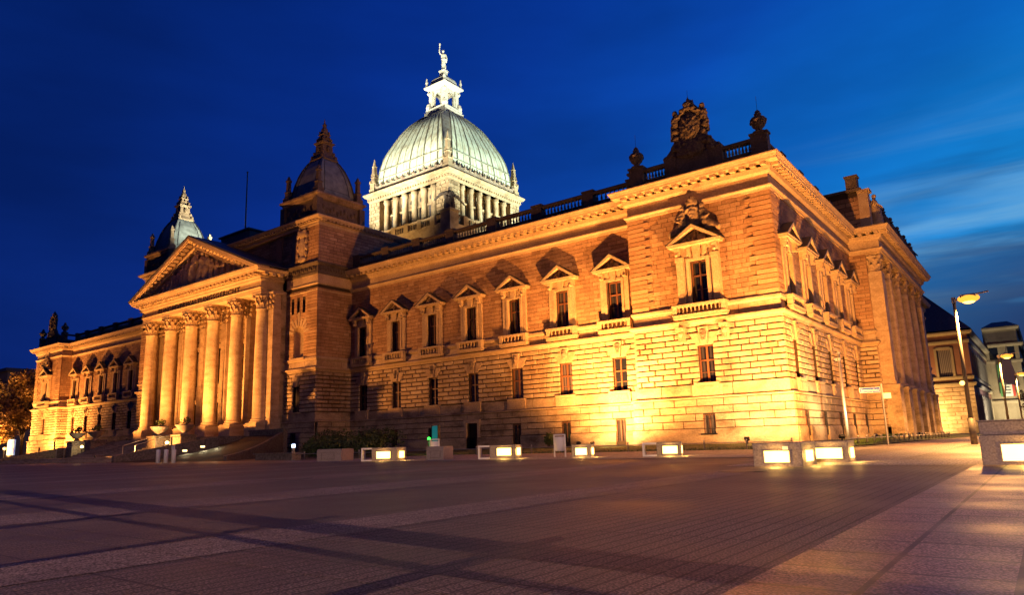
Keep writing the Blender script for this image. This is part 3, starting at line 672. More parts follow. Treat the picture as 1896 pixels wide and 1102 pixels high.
# square piers behind the columns, each with its own capital
pm = MB(); pm.box(-.55, .55, -.5, .5, 3.6, 14.9); pm.box(-.66, .66, -.6, .6, 3.06, 3.6); pm.box(-.7, .7, -.66, .66, ZF, 3.06); PIER = pm.mesh('pier', 'shaft')
pc = MB(); pc.box(-.5, .5, -.45, .45, 14.9, 16.5); pc.box(-.75, .75, -.7, .7, 16.5, 16.72)
for sx in (-1, 1):
    for z, k in ((15.0, .62), (15.5, .7), (16.1, .75)): pc.ball((sx * k, -.55, z + .25), .18, .18, .22, 8, 6); pc.ball((sx * k * .35, -.62, z + .2), .17, .16, .26, 8, 6)
PCAP = pc.mesh('capital', 'shaft')
for i in range(6):
    o = link('pilaster', PIER, court, ((i - 2.5) * 4.792, -2.9, 0)); link('capital', PCAP, o, (0, 0, 0))
for sg in (1, -1):   # antae against the towers
    o = link('pilaster', PIER, court, (sg * 13.0, -4.0, 0)); link('capital', PCAP, o, (0, 0, 0))
b = MB(); b.box(-TI, TI, -3.8, .6, -.4, ZF); b.box(-TI, -12.9, -3.4, TY, ZF, 16.7); b.box(12.9, TI, -3.4, TY, ZF, 16.7); b.build('stylobate', 'basestone', court)
F_por = Fr((0, .6), (1, 0), (0, -1)); bays = [(i - 2) * 4.792 for i in range(5)]
hp = [(c - .9, c + .9, 9.0, 13.2) for c in bays] + [(c - 1.0, c + 1.0, ZF, 6.4) for c in bays]
b = MB(); b.cur = 1; backing(b, F_por, -TI, TI, ZF, 16.8, 0, hp, .4); b.cur = 0; masonry(b, F_por, -TI, TI, ZF + .02, 16.7, 26, 1.1, 0, .08, .05, .03, hp)
for sg in (1, -1): b.box(*sorted((sg * 13.36, sg * 13.42)), TY, .6, ZF, 16.7)
w = b.build('portico_wall', ['rustic', 'joint'], court)
b = MB(); b.box(-TI, TI, -4.0, .6, 16.72, 16.9); b.build('portico_ceiling', 'trim', court)
for c in bays:
    for z0, z1, h in ((9.0, 13.2, .9), (ZF, 6.4, 1.0)):
        b = MB(); b.box(c - h - .3, c - h, .42, .6, z0, z1 + .3); b.box(c + h, c + h + .3, .42, .6, z0, z1 + .3); b.box(c - h, c + h, .42, .6, z1, z1 + .3); b.box(c - h - .4, c + h + .4, .3, .6, z1 + .3, z1 + .5)
        o = b.build('window' if z0 > 5 else 'portal', 'trim', court); g = MB(); g.box(c - h, c + h, .94, .98, z0, z1); g.build('pane', 'glass', o)
        f = MB(); f.box(c - .06, c + .06, .88, .94, z0, z1); f.box(c - h, c - .06, .88, .94, z0 + (z1 - z0) * .65, z0 + (z1 - z0) * .65 + .1); f.box(c + .06, c + h, .88, .94, z0 + (z1 - z0) * .65, z0 + (z1 - z0) * .65 + .1); f.build('window_frame', 'wood', o)
# entablature
EX, EY = 12.72, -5.5
ep = [(-EX, TY), (-EX, EY), (EX, EY), (EX, TY)]
b = MB()
b.sweep(ep, [(-1.5, 16.73), (-.02, 16.73), (-.02, 16.88), (.04, 16.9), (.04, 17.06), (.14, 17.12), (.16, 17.2), (-1.5, 17.2)])
b.sweep(ep, [(-1.5, 17.2), (-.02, 17.2), (-.02, 17.88), (-1.5, 17.88)])
b.sweep(ep, [(-1.5, 17.88), (.04, 17.88), (.16, 18.0), (.2, 18.12), (.2, 18.2), (.34, 18.3), (.34, 18.66), (1.05, 18.66), (1.08, 18.8), (1.14, 18.84), (1.2, 18.94), (1.24, 19.06), (-1.5, 19.1)])
ent = b.build('entablature', 'trim', court)
b = MB(); modillions(b, ep, .34, .98, 18.38, 18.65, .4, .78); b.build('modillion_trim', 'trim', ent)
cu = bpy.data.curves.new('t', 'FONT'); cu.body = 'BUNDESVERWALTUNGSGERICHT'; cu.size = .8; cu.extrude = .03; cu.offset = .012; cu.align_x = 'CENTER'; cu.space_character = 1.12
t = bpy.data.objects.new('t', cu); COL.objects.link(t); me = bpy.data.meshes.new_from_object(t.evaluated_get(bpy.context.evaluated_depsgraph_get())); bpy.data.objects.remove(t)
xs = [v.co.x for v in me.vertices]; wdt = max(xs) - min(xs); ks = 17.75 / wdt
for v in me.vertices: x, y, z = v.co; v.co = (x * ks - .12, EY + .0 - z * .5, 17.27 + y * 1.0)
me.materials.clear(); me.materials.append(M['bronze']); link('inscription', me, ent)
# gable
GX, GZ, GA = 13.95, 19.1, 24.98
gy = -6.9; b = MB(); s = (GA - GZ) / GX
for sg in (-1, 1):
    for t0, t1, y0 in ((0, .3, gy), (.3, .44, gy + .1), (.44, .95, gy + .86), (.95, 1.12, gy + .7), (1.12, 1.3, gy + 1.0)):
        zt0, zt1 = GA - t0 * 1.085, GA - t1 * 1.085
        p = [(sg * (GX - t0 * 1.085 / s), GZ), (sg * (GX - t1 * 1.085 / s), GZ), (0, zt1), (0, zt0)]
        if sg > 0: p.reverse()
        b.extrude(p, y0, gy + 1.5)
    # sloped modillions under the raking cornice
    ln = math.hypot(GX, GA - GZ); k = 19
    for i in range(1, k):
        f = i / k; x = sg * GX * (1 - f); z = GZ + (GA - GZ) * f - .62; a = math.atan(s) * -sg
        if z < GZ + .25: continue
        q = len(b.v); b.box(-.2, .2, gy + .2, gy + .9, -.16, .16); b.xform(Matrix.Translation((x, 0, z)) @ Matrix.Rotation(a, 4, 'Y'), q)
b.extrude([(-GX + 1.4, GZ), (GX - 1.4, GZ), (0, GA - 1.1)], gy + 1.3, gy + 1.6)
b.extrude([(-GX - .02, GZ - .05), (GX + .02, GZ - .05), (GX + .02, GZ + .1), (-GX - .02, GZ + .1)], gy + .06, gy + 1.5)
gab = b.build('portico_gable', 'trim', court)
b = MB()
for sg in (-1, 1):
    p = [(sg * (GX + .15), GZ + .06), (0, GA + .06), (0, GA + .16), (sg * (GX + .15), GZ + .16)]
    if sg > 0: p.reverse()
    b.extrude(p, gy - .05, TY + .5)
b.build('gable_roof', 'slate', gab)
pr = []
rr = random.Random(11)
pr += figure(0, gy + .95, 19.9, 3.5, wide=1.5) + [('e', (0, gy + 1.2, 20.4), (.9, .3, .8)), ('e', (0, gy + 1.25, 23.1), (.85, .2, .55))]
for sg in (-1, 1):
    for i in range(9):
        x = sg * (1.5 + i * 1.12); hh = (GA - 1.2 - GZ) * (1 - abs(x) / (GX - 1.2)) - .25
        if hh > .9: pr += figure(x, gy + .98, 19.2, hh * rr.uniform(.85, 1.0), lean=rr.uniform(-.15, .15) * hh * .5, arms=((rr.uniform(-.35, -.1), -.05, rr.uniform(.45, .85)), (rr.uniform(.1, .35), -.05, rr.uniform(.4, .85))), wide=1.3)
        else: pr += [('c', (x, gy + 1.15, 19.35), (x - sg * .9, gy + 1.1, 19.2 + hh * .6), .2, .22), ('e', (x - sg * 1.0, gy + 1.1, 19.35 + hh * .6), (.16, .15, .18))]
        pr += [('e', (x + .5, gy + 1.25, 19.6), (.5, .15, .35))]
link('tympanum_relief', sculpt('tympanum_relief', pr, .085, .07, 3, 'trim'), gab)
# attic over the hall, between and behind the two corner blocks
for sg in (1, -1):
    b = MB(); b.cur = 1; F = F_tow; u0, u1 = sorted((sg * TI, sg * TX))
    fr = Fr((TX, 0), (0, 1), (1, 0)) if sg > 0 else Fr((-TX, 0), (0, -1), (-1, 0)); v0, v1 = (TY, 9.0) if sg > 0 else (-9.0, -TY)
    ml = u0 if sg > 0 else u0; 
    backing(b, F, *sorted((sg * 14.8, sg * TX)), 19.4, 24.3, 0, []); backing(b, fr, v0, v1, 18.9, 24.3, 0, [])
    b.cur = 0; masonry(b, F, *sorted((sg * 14.8, sg * TX + sg * .05)), 19.45, 23.35, 11, .9, 0, .05, .04, .008, []); masonry(b, fr, v0, v1, 19.45, 23.35, 11, .9, 0, .05, .04, .008, [])
    b.build('attic_wall', ['ashlar', 'joint'], court)
    cpx = sg * 16.05
    link('cartouche', sculpt('cartouche', [('e', (cpx, TY - .15, 21.3), (.62, .18, 1.2)), ('e', (cpx, TY - .2, 22.7), (.7, .25, .4)), ('e', (cpx, TY - .15, 20.0), (.75, .22, .35))] + [('e', (cpx + .7 * q, TY - .16, z), (.16, .18, .3)) for q in (-1, 1) for z in (20.5, 21.2, 21.9, 22.5)] + [('e', (cpx + .45 * q, TY - .2, 23.0), (.25, .2, .22)) for q in (-1, 1)], .06, .04, 5, 'trim'), court)
F_at = Fr((0, TY + .45), (1, 0), (0, -1))
b = MB(); b.cur = 1; backing(b, F_at, -14.85, 14.85, 18.5, 24.3, 0, []); b.cur = 0; masonry(b, F_at, -14.8, 14.8, 19.45, 23.35, 11, .9, 0, .05, .04, .008, [])
for x in (-14.2, -11.3, 11.3, 14.2): b.box(x - .55, x + .55, TY + .28, TY + .45, 19.0, 23.35)
b.build('attic_wall', ['ashlar', 'joint'], court)
ap = [(-TX, 9.0), (-TX, TY), (TX, TY), (TX, 9.0), (16.5, 9.0), (16.5, 20)]
b = MB(); b.sweep(ap, [(-.5, 23.35), (.1, 23.35), (.14, 23.5), (.06, 23.55), (.06, 23.62), (.2, 23.7), (.2, 23.9), (.62, 23.92), (.68, 24.0), (.78, 24.1), (.78, 24.2), (-.5, 24.25)])
c = b.build('attic_cornice', 'trim', court); b = MB(); modillions(b, ap, .2, .56, 23.72, 23.9, .24, .5); b.build('modillion_trim', 'trim', c)
b = MB(); b.box(-18.5, 18.5, TY + .5, 22, 18.5, 24.1); b.box(-16.5, 16.5, 9, 26, 24.1, 24.2); b.build('attic_roof', 'lead', court)
b = MB(); b.bbox(-3.1, 3.1, -1.2, 3.0, 24.1, 26.5, .1); b.box(-3.3, 3.3, -1.4, 3.2, 26.5, 26.7); b.build('roof_box', 'slate', court)

# ---------------- corner towers with domed caps
def tower_cap(sg):
    cx, cyy = sg * 15.45, .05; t = empty('corner_tower', (0, 0, 0), 0, court)
    c = (cx, cyy); st = 'patina'
    b = MB(); h = 2.85
    b.lathe([(h + .15, 24.2), (h + .2, 24.5), (h, 24.6), (h, 26.2), (h + .1, 26.3)], c, sq=True)
    rr = random.Random(5)
    for f in range(4):
        a = f * math.pi / 2
        for i in range(12):
            u = -h + .25 + i * (2 * h - .5) / 11; x, y = math.cos(a) * h - math.sin(a) * u, math.sin(a) * h + math.cos(a) * u
            b.ball((cx + x, cyy + y, 25.35 + .25 * math.sin(i * 2.1)), .2, .2, .32, 7, 5)
    for i in range(4):
        a = R(45 + 90 * i); b.box(cx + h * 1.414 * math.cos(a) - .35, cx + h * 1.414 * math.cos(a) + .35, cyy + h * 1.414 * math.sin(a) - .35, cyy + h * 1.414 * math.sin(a) + .35, 24.4, 26.3)
    b.build('tower_base', st, t)
    b = MB(); b.lathe([(h, 26.3), (h + .2, 26.45), (h + .25, 26.6), (h + .45, 26.75), (h + .45, 26.95), (h - .3, 27.1)], c, sq=True); b.build('tower_cornice', 'grimy', t)
    prof = [(2.35, 27.1), (2.38, 27.6), (2.3, 28.2), (2.15, 29.0), (1.92, 29.9), (1.6, 30.8), (1.25, 31.5), (.98, 31.9)]
    b = MB(); b.lathe(prof, c, sq=True); o = b.build('tower_dome', 'copper_dark', t)
    b = MB()
    for i in range(4):
        a = R(45 + 90 * i); b.tube([(cx + r * 1.42 * math.cos(a), cyy + r * 1.42 * math.sin(a), z + .02) for r, z in prof], .1, 6)
        for u in (-.7, .7):
            aa = i * math.pi / 2; b.tube([(cx + (r + .02) * math.cos(aa) - u * r * math.sin(aa), cyy + (r + .02) * math.sin(aa) + u * r * math.cos(aa), z) for r, z in prof[1:-1]], .035, 5)
        aa = i * math.pi / 2; r, z = 2.33, 27.85; b.tube([(cx + r * math.cos(aa) + .7 * r * math.sin(aa), cyy + r * math.sin(aa) - .7 * r * math.cos(aa), z), (cx + r * math.cos(aa) - .7 * r * math.sin(aa), cyy + r * math.sin(aa) + .7 * r * math.cos(aa), z)], .035, 5)
    b.build('tower_dome_rib', 'lead', t)
    lm = 'patina' if sg > 0 else 'dome_stone'  # unlit right lantern gets darker stone, floodlit left paler: light put into colour
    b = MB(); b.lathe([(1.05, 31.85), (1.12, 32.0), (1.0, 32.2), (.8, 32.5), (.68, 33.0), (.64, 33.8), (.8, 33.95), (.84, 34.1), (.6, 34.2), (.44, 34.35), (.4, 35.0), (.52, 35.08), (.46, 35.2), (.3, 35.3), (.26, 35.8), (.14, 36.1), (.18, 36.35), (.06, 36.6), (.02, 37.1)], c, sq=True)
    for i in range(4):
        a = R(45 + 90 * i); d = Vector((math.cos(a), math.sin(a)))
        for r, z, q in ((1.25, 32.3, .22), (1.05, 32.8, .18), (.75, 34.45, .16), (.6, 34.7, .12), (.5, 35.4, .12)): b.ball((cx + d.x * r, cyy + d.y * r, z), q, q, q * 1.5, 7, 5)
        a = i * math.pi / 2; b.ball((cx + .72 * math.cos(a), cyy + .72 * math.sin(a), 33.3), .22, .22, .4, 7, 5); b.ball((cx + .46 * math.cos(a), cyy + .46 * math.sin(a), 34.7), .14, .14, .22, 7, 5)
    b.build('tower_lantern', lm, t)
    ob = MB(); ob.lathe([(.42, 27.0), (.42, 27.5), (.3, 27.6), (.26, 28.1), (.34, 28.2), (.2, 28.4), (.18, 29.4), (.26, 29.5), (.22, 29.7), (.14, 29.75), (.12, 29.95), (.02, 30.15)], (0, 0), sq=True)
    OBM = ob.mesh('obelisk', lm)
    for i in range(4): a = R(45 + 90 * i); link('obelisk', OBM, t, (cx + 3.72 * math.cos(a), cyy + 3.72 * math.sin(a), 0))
tower_cap(1); tower_cap(-1)

# ---------------- the great dome
DC = (0, 36.75); DH = 8.85
def ring(F4, fn):
    for i in range(4): fn(i, F4[i])
dframes = [Fr((0, DC[1] - DH), (1, 0), (0, -1)), Fr((DH, DC[1]), (0, 1), (1, 0)), Fr((0, DC[1] + DH), (-1, 0), (0, 1)), Fr((-DH, DC[1]), (0, -1), (-1, 0))]
drum = empty('drum', (0, 0, 0), 0, court)
b = MB(); b.lathe([(DH + 1.6, 24), (DH + 1.6, 32.6), (DH + .8, 32.9), (DH - .05, 33.0)], DC, sq=True); b.build('drum_plinth', 'dome_stone', drum)
b = MB(); b.cur = 1; b.lathe([(DH - 1.25, 33), (DH - 1.25, 40.3)], DC, sq=True); b.cur = 0
wh = []
for F in dframes:
    for u in (-1, 1):
        a, c = sorted((u * 6.35, u * DH)); masonry(b, F, a, c, 33.0, 40.0, 12, 1.1, -.4, .45, .05, .03, [])
        a2 = u * 6.35; b.face([F.P(a2, 33, 0), F.P(a2, 40.2, 0), F.P(a2, 40.2, -1.3), F.P(a2, 33, -1.3)])
    b.face([F.P(-6.4, 40.05, 0), F.P(6.4, 40.05, 0), F.P(6.4, 40.05, -1.3), F.P(-6.4, 40.05, -1.3)])
    for u in (-4.2, -2.1, 0, 2.1, 4.2):
        for w, z0, z1 in ((.16, 34.3, 37.3),): 
            for q in (-1, 1): aa, cc = sorted((u + q * .5, u + q * .68)); b.add([F.P(aa, z0, -1.2), F.P(cc, z0, -1.2), F.P(cc, z1, -1.2), F.P(aa, z1, -1.2), F.P(aa, z0, -1.0), F.P(cc, z0, -1.0), F.P(cc, z1, -1.0), F.P(aa, z1, -1.0)], [(4, 5, 6, 7), (0, 1, 5, 4), (1, 2, 6, 5), (2, 3, 7, 6), (3, 0, 4, 7)])
        b.add([F.P(u - .8, 37.3, -1.2), F.P(u + .8, 37.3, -1.2), F.P(u + .8, 37.6, -1.2), F.P(u - .8, 37.6, -1.2), F.P(u - .8, 37.3, -.9), F.P(u + .8, 37.3, -.9), F.P(u + .8, 37.6, -.9), F.P(u - .8, 37.6, -.9)], [(4, 5, 6, 7), (0, 1, 5, 4), (1, 2, 6, 5), (2, 3, 7, 6), (3, 0, 4, 7)])
b.build('drum_wall', ['dome_stone', 'dome_stone'], drum)
wm = MB(); wm.box(-.5, .5, -.03, .0, 34.3, 37.3); WPM = wm.mesh('drum_window', 'glass'); om = MB(); om.lathe([(.42, 0), (.42, .06)], seg=16); 
for i in range(len(om.v)): x, y, z = om.v[i]; om.v[i] = (x, -z, y + 38.6)
OMM = om.mesh('oculus', 'glass')
dcm = MB(); dcm.smooth = True; dcm.lathe([(.56, 34.0), (.56, 34.2), (.45, 34.3), (.44, 36), (.37, 39.2), (.46, 39.3), (.52, 39.5), (.52, 39.75), (.55, 40.06)], seg=16); DCM = dcm.mesh('drum_column', 'dome_stone')
for F in dframes[:2]:
    for u in (-4.2, -2.1, 0, 2.1, 4.2): link('drum_window', WPM, drum, F.at(u, 0, -1.2), F.rz()); link('oculus', OMM, drum, F.at(u, 0, -1.2), F.rz())
    for u in (-5.25, -3.15, -1.05, 1.05, 3.15, 5.25): link('drum_column', DCM, drum, F.at(u, 0, -.55))
    bb = MB()
    for k in range(6): u = -5.25 + k * 2.1; bb.add([F.P(u - .6, 33, 0), F.P(u + .6, 33, 0), F.P(u + .6, 34, 0), F.P(u - .6, 34, 0), F.P(u - .6, 33, -1.1), F.P(u + .6, 33, -1.1), F.P(u + .6, 34, -1.1), F.P(u - .6, 34, -1.1)], [(0, 1, 2, 3), (3, 2, 6, 7), (0, 3, 7, 4), (1, 5, 6, 2)])
    bb.build('column_plinth', 'dome_stone', drum)
    # low balustrade in front of the loggia
    bb = MB(); fb = lambda u0, u1, d0, d1, z0, z1: bb.add([F.P(u0, z0, d1), F.P(u1, z0, d1), F.P(u1, z0, d0), F.P(u0, z0, d0), F.P(u0, z1, d1), F.P(u1, z1, d1), F.P(u1, z1, d0), F.P(u0, z1, d0)], [(0, 3, 2, 1), (4, 5, 6, 7), (0, 1, 5, 4), (1, 2, 6, 5), (2, 3, 7, 6), (3, 0, 4, 7)])
    fb(-7, 7, 1.3, 1.6, 32.6, 32.8); fb(-7, 7, 1.3, 1.65, 33.75, 34.0)
    for u in (-7, -4.2, -1.4, 1.4, 4.2, 7): fb(u - .45, u + .45, 1.2, 1.7, 32.6, 34.1)
    for k in range(28):
        u = -6.7 + k * 13.4 / 27; p = F.at(u, 0, 1.45); bb.lathe(baluster_prof(32.8, .95, .12), p[:2], 6)
    bb.build('drum_balustrade', 'dome_stone', drum)
sq = lambda r: [(DC[0] - r, DC[1] - r), (DC[0] + r, DC[1] - r), (DC[0] + r, DC[1] + r), (DC[0] - r, DC[1] + r)]
b = MB(); P = sq(DH); P2 = [P[0], P[1], P[2], P[3]]
b.sweep(P2, [(-.9, 40.05), (.02, 40.05), (.06, 40.3), (.16, 40.36), (.16, 40.75), (.3, 40.9), (.3, 41.0), (.62, 41.1), (.72, 41.3), (.82, 41.45), (.82, 41.55), (-.9, 41.7)], closed=True)
c = b.build('drum_cornice', 'dome_stone', drum)
b = MB(); modillions(b, P2 + [P2[0]], .14, .34, 40.45, 40.72, .28, .58); b.build('dentil_trim', 'dome_stone', drum)
b = MB(); b.lathe([(DH - .2, 41.6), (DH - .2, 42.7), (DH - .1, 42.8), (DH - .6, 43.0)], DC, sq=True)
for F in dframes:
    for k in range(13):
        u = -7.4 + k * 14.8 / 12; p = F.at(u, 0, -.15); b.ball((p[0], p[1], 42.95), .3, .3, .34, 8, 6); b.ball((p[0], p[1], 43.3), .14, .14, .2, 6, 5)
b.build('drum_attic', 'grimy', drum)
OBP = [(.62, 41.7), (.62, 42.7), (.5, 42.8), (.52, 43.5), (.62, 43.6), (.42, 43.8), (.36, 44.6), (.5, 44.7), (.34, 45.0), (.26, 46.6), (.34, 46.7), (.2, 46.9), (.02, 48.1)]
ob = MB(); ob.lathe(OBP, (0, 0), sq=True)
for i in range(4): a = R(45 + 90 * i); ob.ball((.66 * math.cos(a), .66 * math.sin(a), 43.9), .2, .2, .35, 6, 5); ob.ball((.45 * math.cos(a), .45 * math.sin(a), 45.2), .14, .14, .3, 6, 5)
OB2 = ob.mesh('obelisk', 'dome_stone')
for sx, sy in ((-1, -1), (1, -1), (1, 1), (-1, 1)): link('obelisk', OB2, drum, (DC[0] + sx * 8.3, DC[1] + sy * 8.3, 0))
DP = [(7.75, 42.9), (7.85, 43.6), (7.72, 45.2), (7.35, 47.2), (6.9, 48.6), (6.5, 49.5), (5.8, 51.0), (5.05, 52.5), (4.1, 53.9), (3.2, 54.9), (2.5, 55.6)]
def dome_sec(r, z, ch):
    c = min(ch, r * .5); x, y = DC
    return [(x - r + c, y - r, z), (x + r - c, y - r, z), (x + r, y - r + c, z), (x + r, y + r - c, z), (x + r - c, y + r, z), (x - r + c, y + r, z), (x - r, y + r - c, z), (x - r, y - r + c, z)]
# refine profile
def refine(pr, n=3):
    out = []
    for i in range(len(pr) - 1):
        p0 = pr[max(0, i - 1)]; p1 = pr[i]; p2 = pr[i + 1]; p3 = pr[min(len(pr) - 1, i + 2)]
        for k in range(n):
            t = k / n; out.append(tuple(.5 * (2 * p1[j] + (p2[j] - p0[j]) * t + (2 * p0[j] - 5 * p1[j] + 4 * p2[j] - p3[j]) * t * t + (3 * p1[j] - p0[j] - 3 * p2[j] + p3[j]) * t ** 3) for j in (0, 1)))
    return out + [pr[-1]]
DPr = [(r + min(1.0, r * .5) * .46, z) for r, z in refine(DP)]
b = MB(); b.smooth = False; secs = [dome_sec(r, z, 1.0) for r, z in DPr]; vs = [p for q in secs for p in q]; fs = []
for i in range(len(secs) - 1):
    for j in range(8): fs.append((i * 8 + j, i * 8 + (j + 1) % 8, (i + 1) * 8 + (j + 1) % 8, (i + 1) * 8 + j))
b.add(vs, fs); dome = b.build('dome', 'copper', court)
dfr = [((1, 0), (0, -1)), ((0, 1), (1, 0)), ((-1, 0), (0, 1)), ((0, -1), (-1, 0))]
for u, n in dfr[:4]:
    b = MB(); u = Vector(u); n = Vector(n); dc = Vector(DC)
    for k in range(9):
        f = -.84 + k * 1.68 / 8
        for off in ((-.012, .012) if k % 2 == 0 else (0,)):
            pts = []
            for r, z in DPr[2:]: w = (r - min(1.0, r * .5)) / .86; q = dc + n * (r + .0) + u * ((f + off) * w * .86); pts.append((q.x, q.y, z))
            b.tube(pts, .075 if k % 2 == 0 else .055, 5)
    for zz in (45.6, 44.1):
        r = [q for q in DPr if q[1] <= zz][-1][0]; a = dc + n * r - u * (r - 1); c = dc + n * r + u * (r - 1); b.tube([(a.x, a.y, zz), (c.x, c.y, zz)], .11, 6)
    b.build('dome_rib', 'copper_seam', dome)
b = MB()
for sx, sy in ((-1, -1), (1, -1), (1, 1), (-1, 1)):
    for w in (0, 1):
        pts = []
        for r, z in DPr: c = min(1.0, r * .5); q = (DC[0] + sx * (r - (c if w else 0)), DC[1] + sy * (r - (0 if w else c)), z); pts.append(q)
        b.tube(pts, .13, 6)
b.build('hip_rib', 'copper_seam', dome)
# lantern
lan = empty('lantern', (0, 0, 0), 0, court); LH = 1.75
b = MB(); b.lathe([(2.55, 55.45), (2.55, 55.8), (2.4, 56.0), (2.4, 56.6), (2.2, 56.7), (2.2, 57.2), (2.05, 57.4)], DC, sq=True); b.build('lantern_base', 'lantern', lan)
b = MB()
for sx in (-1, 1):
    for sy in (-1, 1):
        x, y = DC[0] + sx * 1.4, DC[1] + sy * 1.4; b.box(x - .4, x + .4, y - .4, y + .4, 57.35, 60.7)
        d = Vector((sx, sy)).normalized()
        for z0, r in ((57.6, .55), (58.0, .42), (60.3, .3)): b.ball((x + d.x * .6, y + d.y * .6, z0), r, r, r * 1.1, 8, 6)
for i in range(4):
    a = i * math.pi / 2; q = len(b.v)
    for k in range(8):
        t0, t1 = math.pi * k / 8, math.pi * (k + 1) / 8; r = .75
        p0, p1 = (r * math.cos(t0), 59.6 + r * math.sin(t0)), (r * math.cos(t1), 59.6 + r * math.sin(t1))
        cl = lambda p: (max(-1.05, min(1.05, p[0] * 1.6)), 60.7)
        b.extrude([p0, (cl(p0)[0] if 0 < k < 7 else p0[0] * 1.35, 60.7), (cl(p1)[0] if 0 < k < 7 else p1[0] * 1.35, 60.7), p1], -1.62, -1.3)
    b.box(-1.05, -.75, -1.62, -1.3, 57.4, 59.7); b.box(.75, 1.05, -1.62, -1.3, 57.4, 59.7)
    b.xform(Matrix.Translation((DC[0], DC[1], 0)) @ Matrix.Rotation(a, 4, 'Z'), q)
b.build('lantern_pier', 'lantern', lan)
b = MB(); b.lathe([(1.9, 60.7), (2.0, 60.9), (2.4, 61.1), (2.45, 61.35), (1.7, 61.5)], DC, sq=True); b.build('lantern_cornice', 'lantern', lan)
b = MB(); b.lathe([(1.66, 61.45), (1.66, 62.0), (1.58, 62.5), (1.4, 62.95), (1.08, 63.3), (.6, 63.56), (.62, 63.7), (.5, 63.9), (.5, 64.5), (.62, 64.6), (.62, 64.8)], DC, sq=True)
b.build('cupola', 'lantern', lan)
fm = MB(); fm.smooth = True; fm.lathe([(.24, 61.4), (.26, 61.7), (.12, 61.8), (.26, 62.2), (.2, 62.6), (.1, 62.8), (.13, 63.0), (.02, 63.25)], seg=10); FM = fm.mesh('finial', 'lantern')
for sx in (-1, 1):
    for sy in (-1, 1): link('finial', FM, lan, (DC[0] + sx * 2.05, DC[1] + sy * 2.05, 0))
# statue of truth with raised torch
sx, sy = DC
A = Vector((math.cos(R(47)), math.sin(R(47))))      # sideways direction
q = lambda a, f, z: (sx + A.x * a - A.y * f, sy + A.y * a + A.x * f, 64.8 + z)
pr = [('c', q(.12, 0, .05), q(.16, 0, 1.0), .17, .2), ('c', q(-.18, -.1, .05), q(-.14, -.14, 1.05), .15, .18), ('c', q(-.14, -.14, 1.05), q(0, 0, 1.9), .2, .3), ('c', q(.16, 0, 1.0), q(.08, 0, 1.9), .22, .32), ('e', q(.2, .1, .8), (.3, .3, .75)),
      ('e', q(.02, 0, 2.2), (.4, .36, .5)), ('e', q(-.02, 0, 2.85), (.42, .32, .5)), ('c', q(-.02, 0, 3.2), q(-.02, 0, 3.6), .16, .13), ('e', q(-.02, 0, 3.78), (.23, .23, .27)),
      ('c', q(-.36, 0, 3.1), q(-.68, 0, 3.55), .15, .12), ('c', q(-.68, 0, 3.55), q(-.6, 0, 4.4), .12, .08), ('e', q(-.6, 0, 4.55), (.12, .12, .14)), ('c', q(-.6, 0, 4.6), q(-.58, 0, 4.95), .06, .14), ('e', q(-.58, 0, 5.1), (.16, .16, .22)),
      ('c', q(.36, 0, 3.1), q(.62, .05, 2.5), .15, .12), ('c', q(.62, .05, 2.5), q(.4, -.25, 2.1), .12, .09), ('e', q(.5, .1, 2.2), (.22, .2, .55)), ('b', (sx - .45, sx + .45, sy - .45, sy + .45, 64.7, 64.88))]
st = link('statue', sculpt('statue', pr, .05, .03, 4, 'lantern'))
tag(st, 'pale standing statue raising one arm on top of the dome lantern', 'statue')
# winged group on the drum's front corner pedestal
gx, gyy = 9.9, DC[1] - 9.9
b = MB(); b.box(gx - .95, gx + .95, gyy - .95, gyy + .95, 29, 34.2); b.box(gx - 1.1, gx + 1.1, gyy - 1.1, gyy + 1.1, 34.2, 34.5); b.build('corner_pedestal', 'dome_stone', drum)
pr = []
for p in figure(0, 0, 35.3, 3.6, wide=1.3): pr.append(p)
for sg in (-1, 1):
    pr += [('c', (sg * .4, .3 * sg, 37.9), (sg * 1.3, .6 * sg, 37.5), .3, .22), ('c', (sg * 1.3, .6 * sg, 37.5), (sg * 2.3, .9 * sg, 36.4), .24, .1), ('c', (sg * .6, -.4, 35.6), (sg * .5, -.3, 36.9), .3, .25), ('e', (sg * .5, -.35, 37.2), (.22, .22, .26))]
o = link('corner_group', sculpt('corner_group', pr, .08, .05, 4, 'patina'), drum, (gx, gyy, -.8), R(45))

# ---------------- right-hand front: projecting centre with giant half columns
AX, AY0, AY1 = 64.4, SL, 50.0
facade(Fr((0, SL), (1, 0), (0, -1)), HX - .05, AX, [], kind='side_wall', e1=1)
F_av = Fr((AX, 0), (0, 1), (1, 0))
facade(F_av, AY0, AY1, [], kind='side_wall', e0=1)
b = MB()
avp = [(HX, AY0), (AX, AY0), (AX, AY1), (HX, AY1)]
for p in (STRING, BASEC, SILL): b.sweep(avp, p)
b.build('string_course', 'trim', court)
KX = 65.65; avp2 = [(HX - .2, AY0), (AX + .0, AY0), (AX, AY0 - .0), ]
b = MB(); ap3 = [(HX, AY0), (AX, AY0), (AX, AY0 + .02)]
ek = [(HX, AY0 - .05), (KX, AY0 - .05), (KX, AY1), (HX, AY1)]
for p in (ARCH, FRIEZE, CORN): b.sweep(ek, p)
c = b.build('main_cornice', 'trim', court); b = MB(); modillions(b, ek, .36, .86, 18.2, 18.43, .34, .7); b.build('modillion_trim', 'trim', c)
b = MB(); b.box(HX, KX, AY0 - .05, AY1, 16.6, 16.68); b.box(HX - 1, KX - .1, AY0, AY1, 18.8, 18.92); b.build('soffit', 'trim', court)
hb = MB(); hb.box(-.85, 1.05, -.95, .95, -.4, 4.3); hb.box(-.85, 1.15, -1.05, 1.05, 4.3, 4.55); HB = hb.mesh('pedestal', 'basestone')
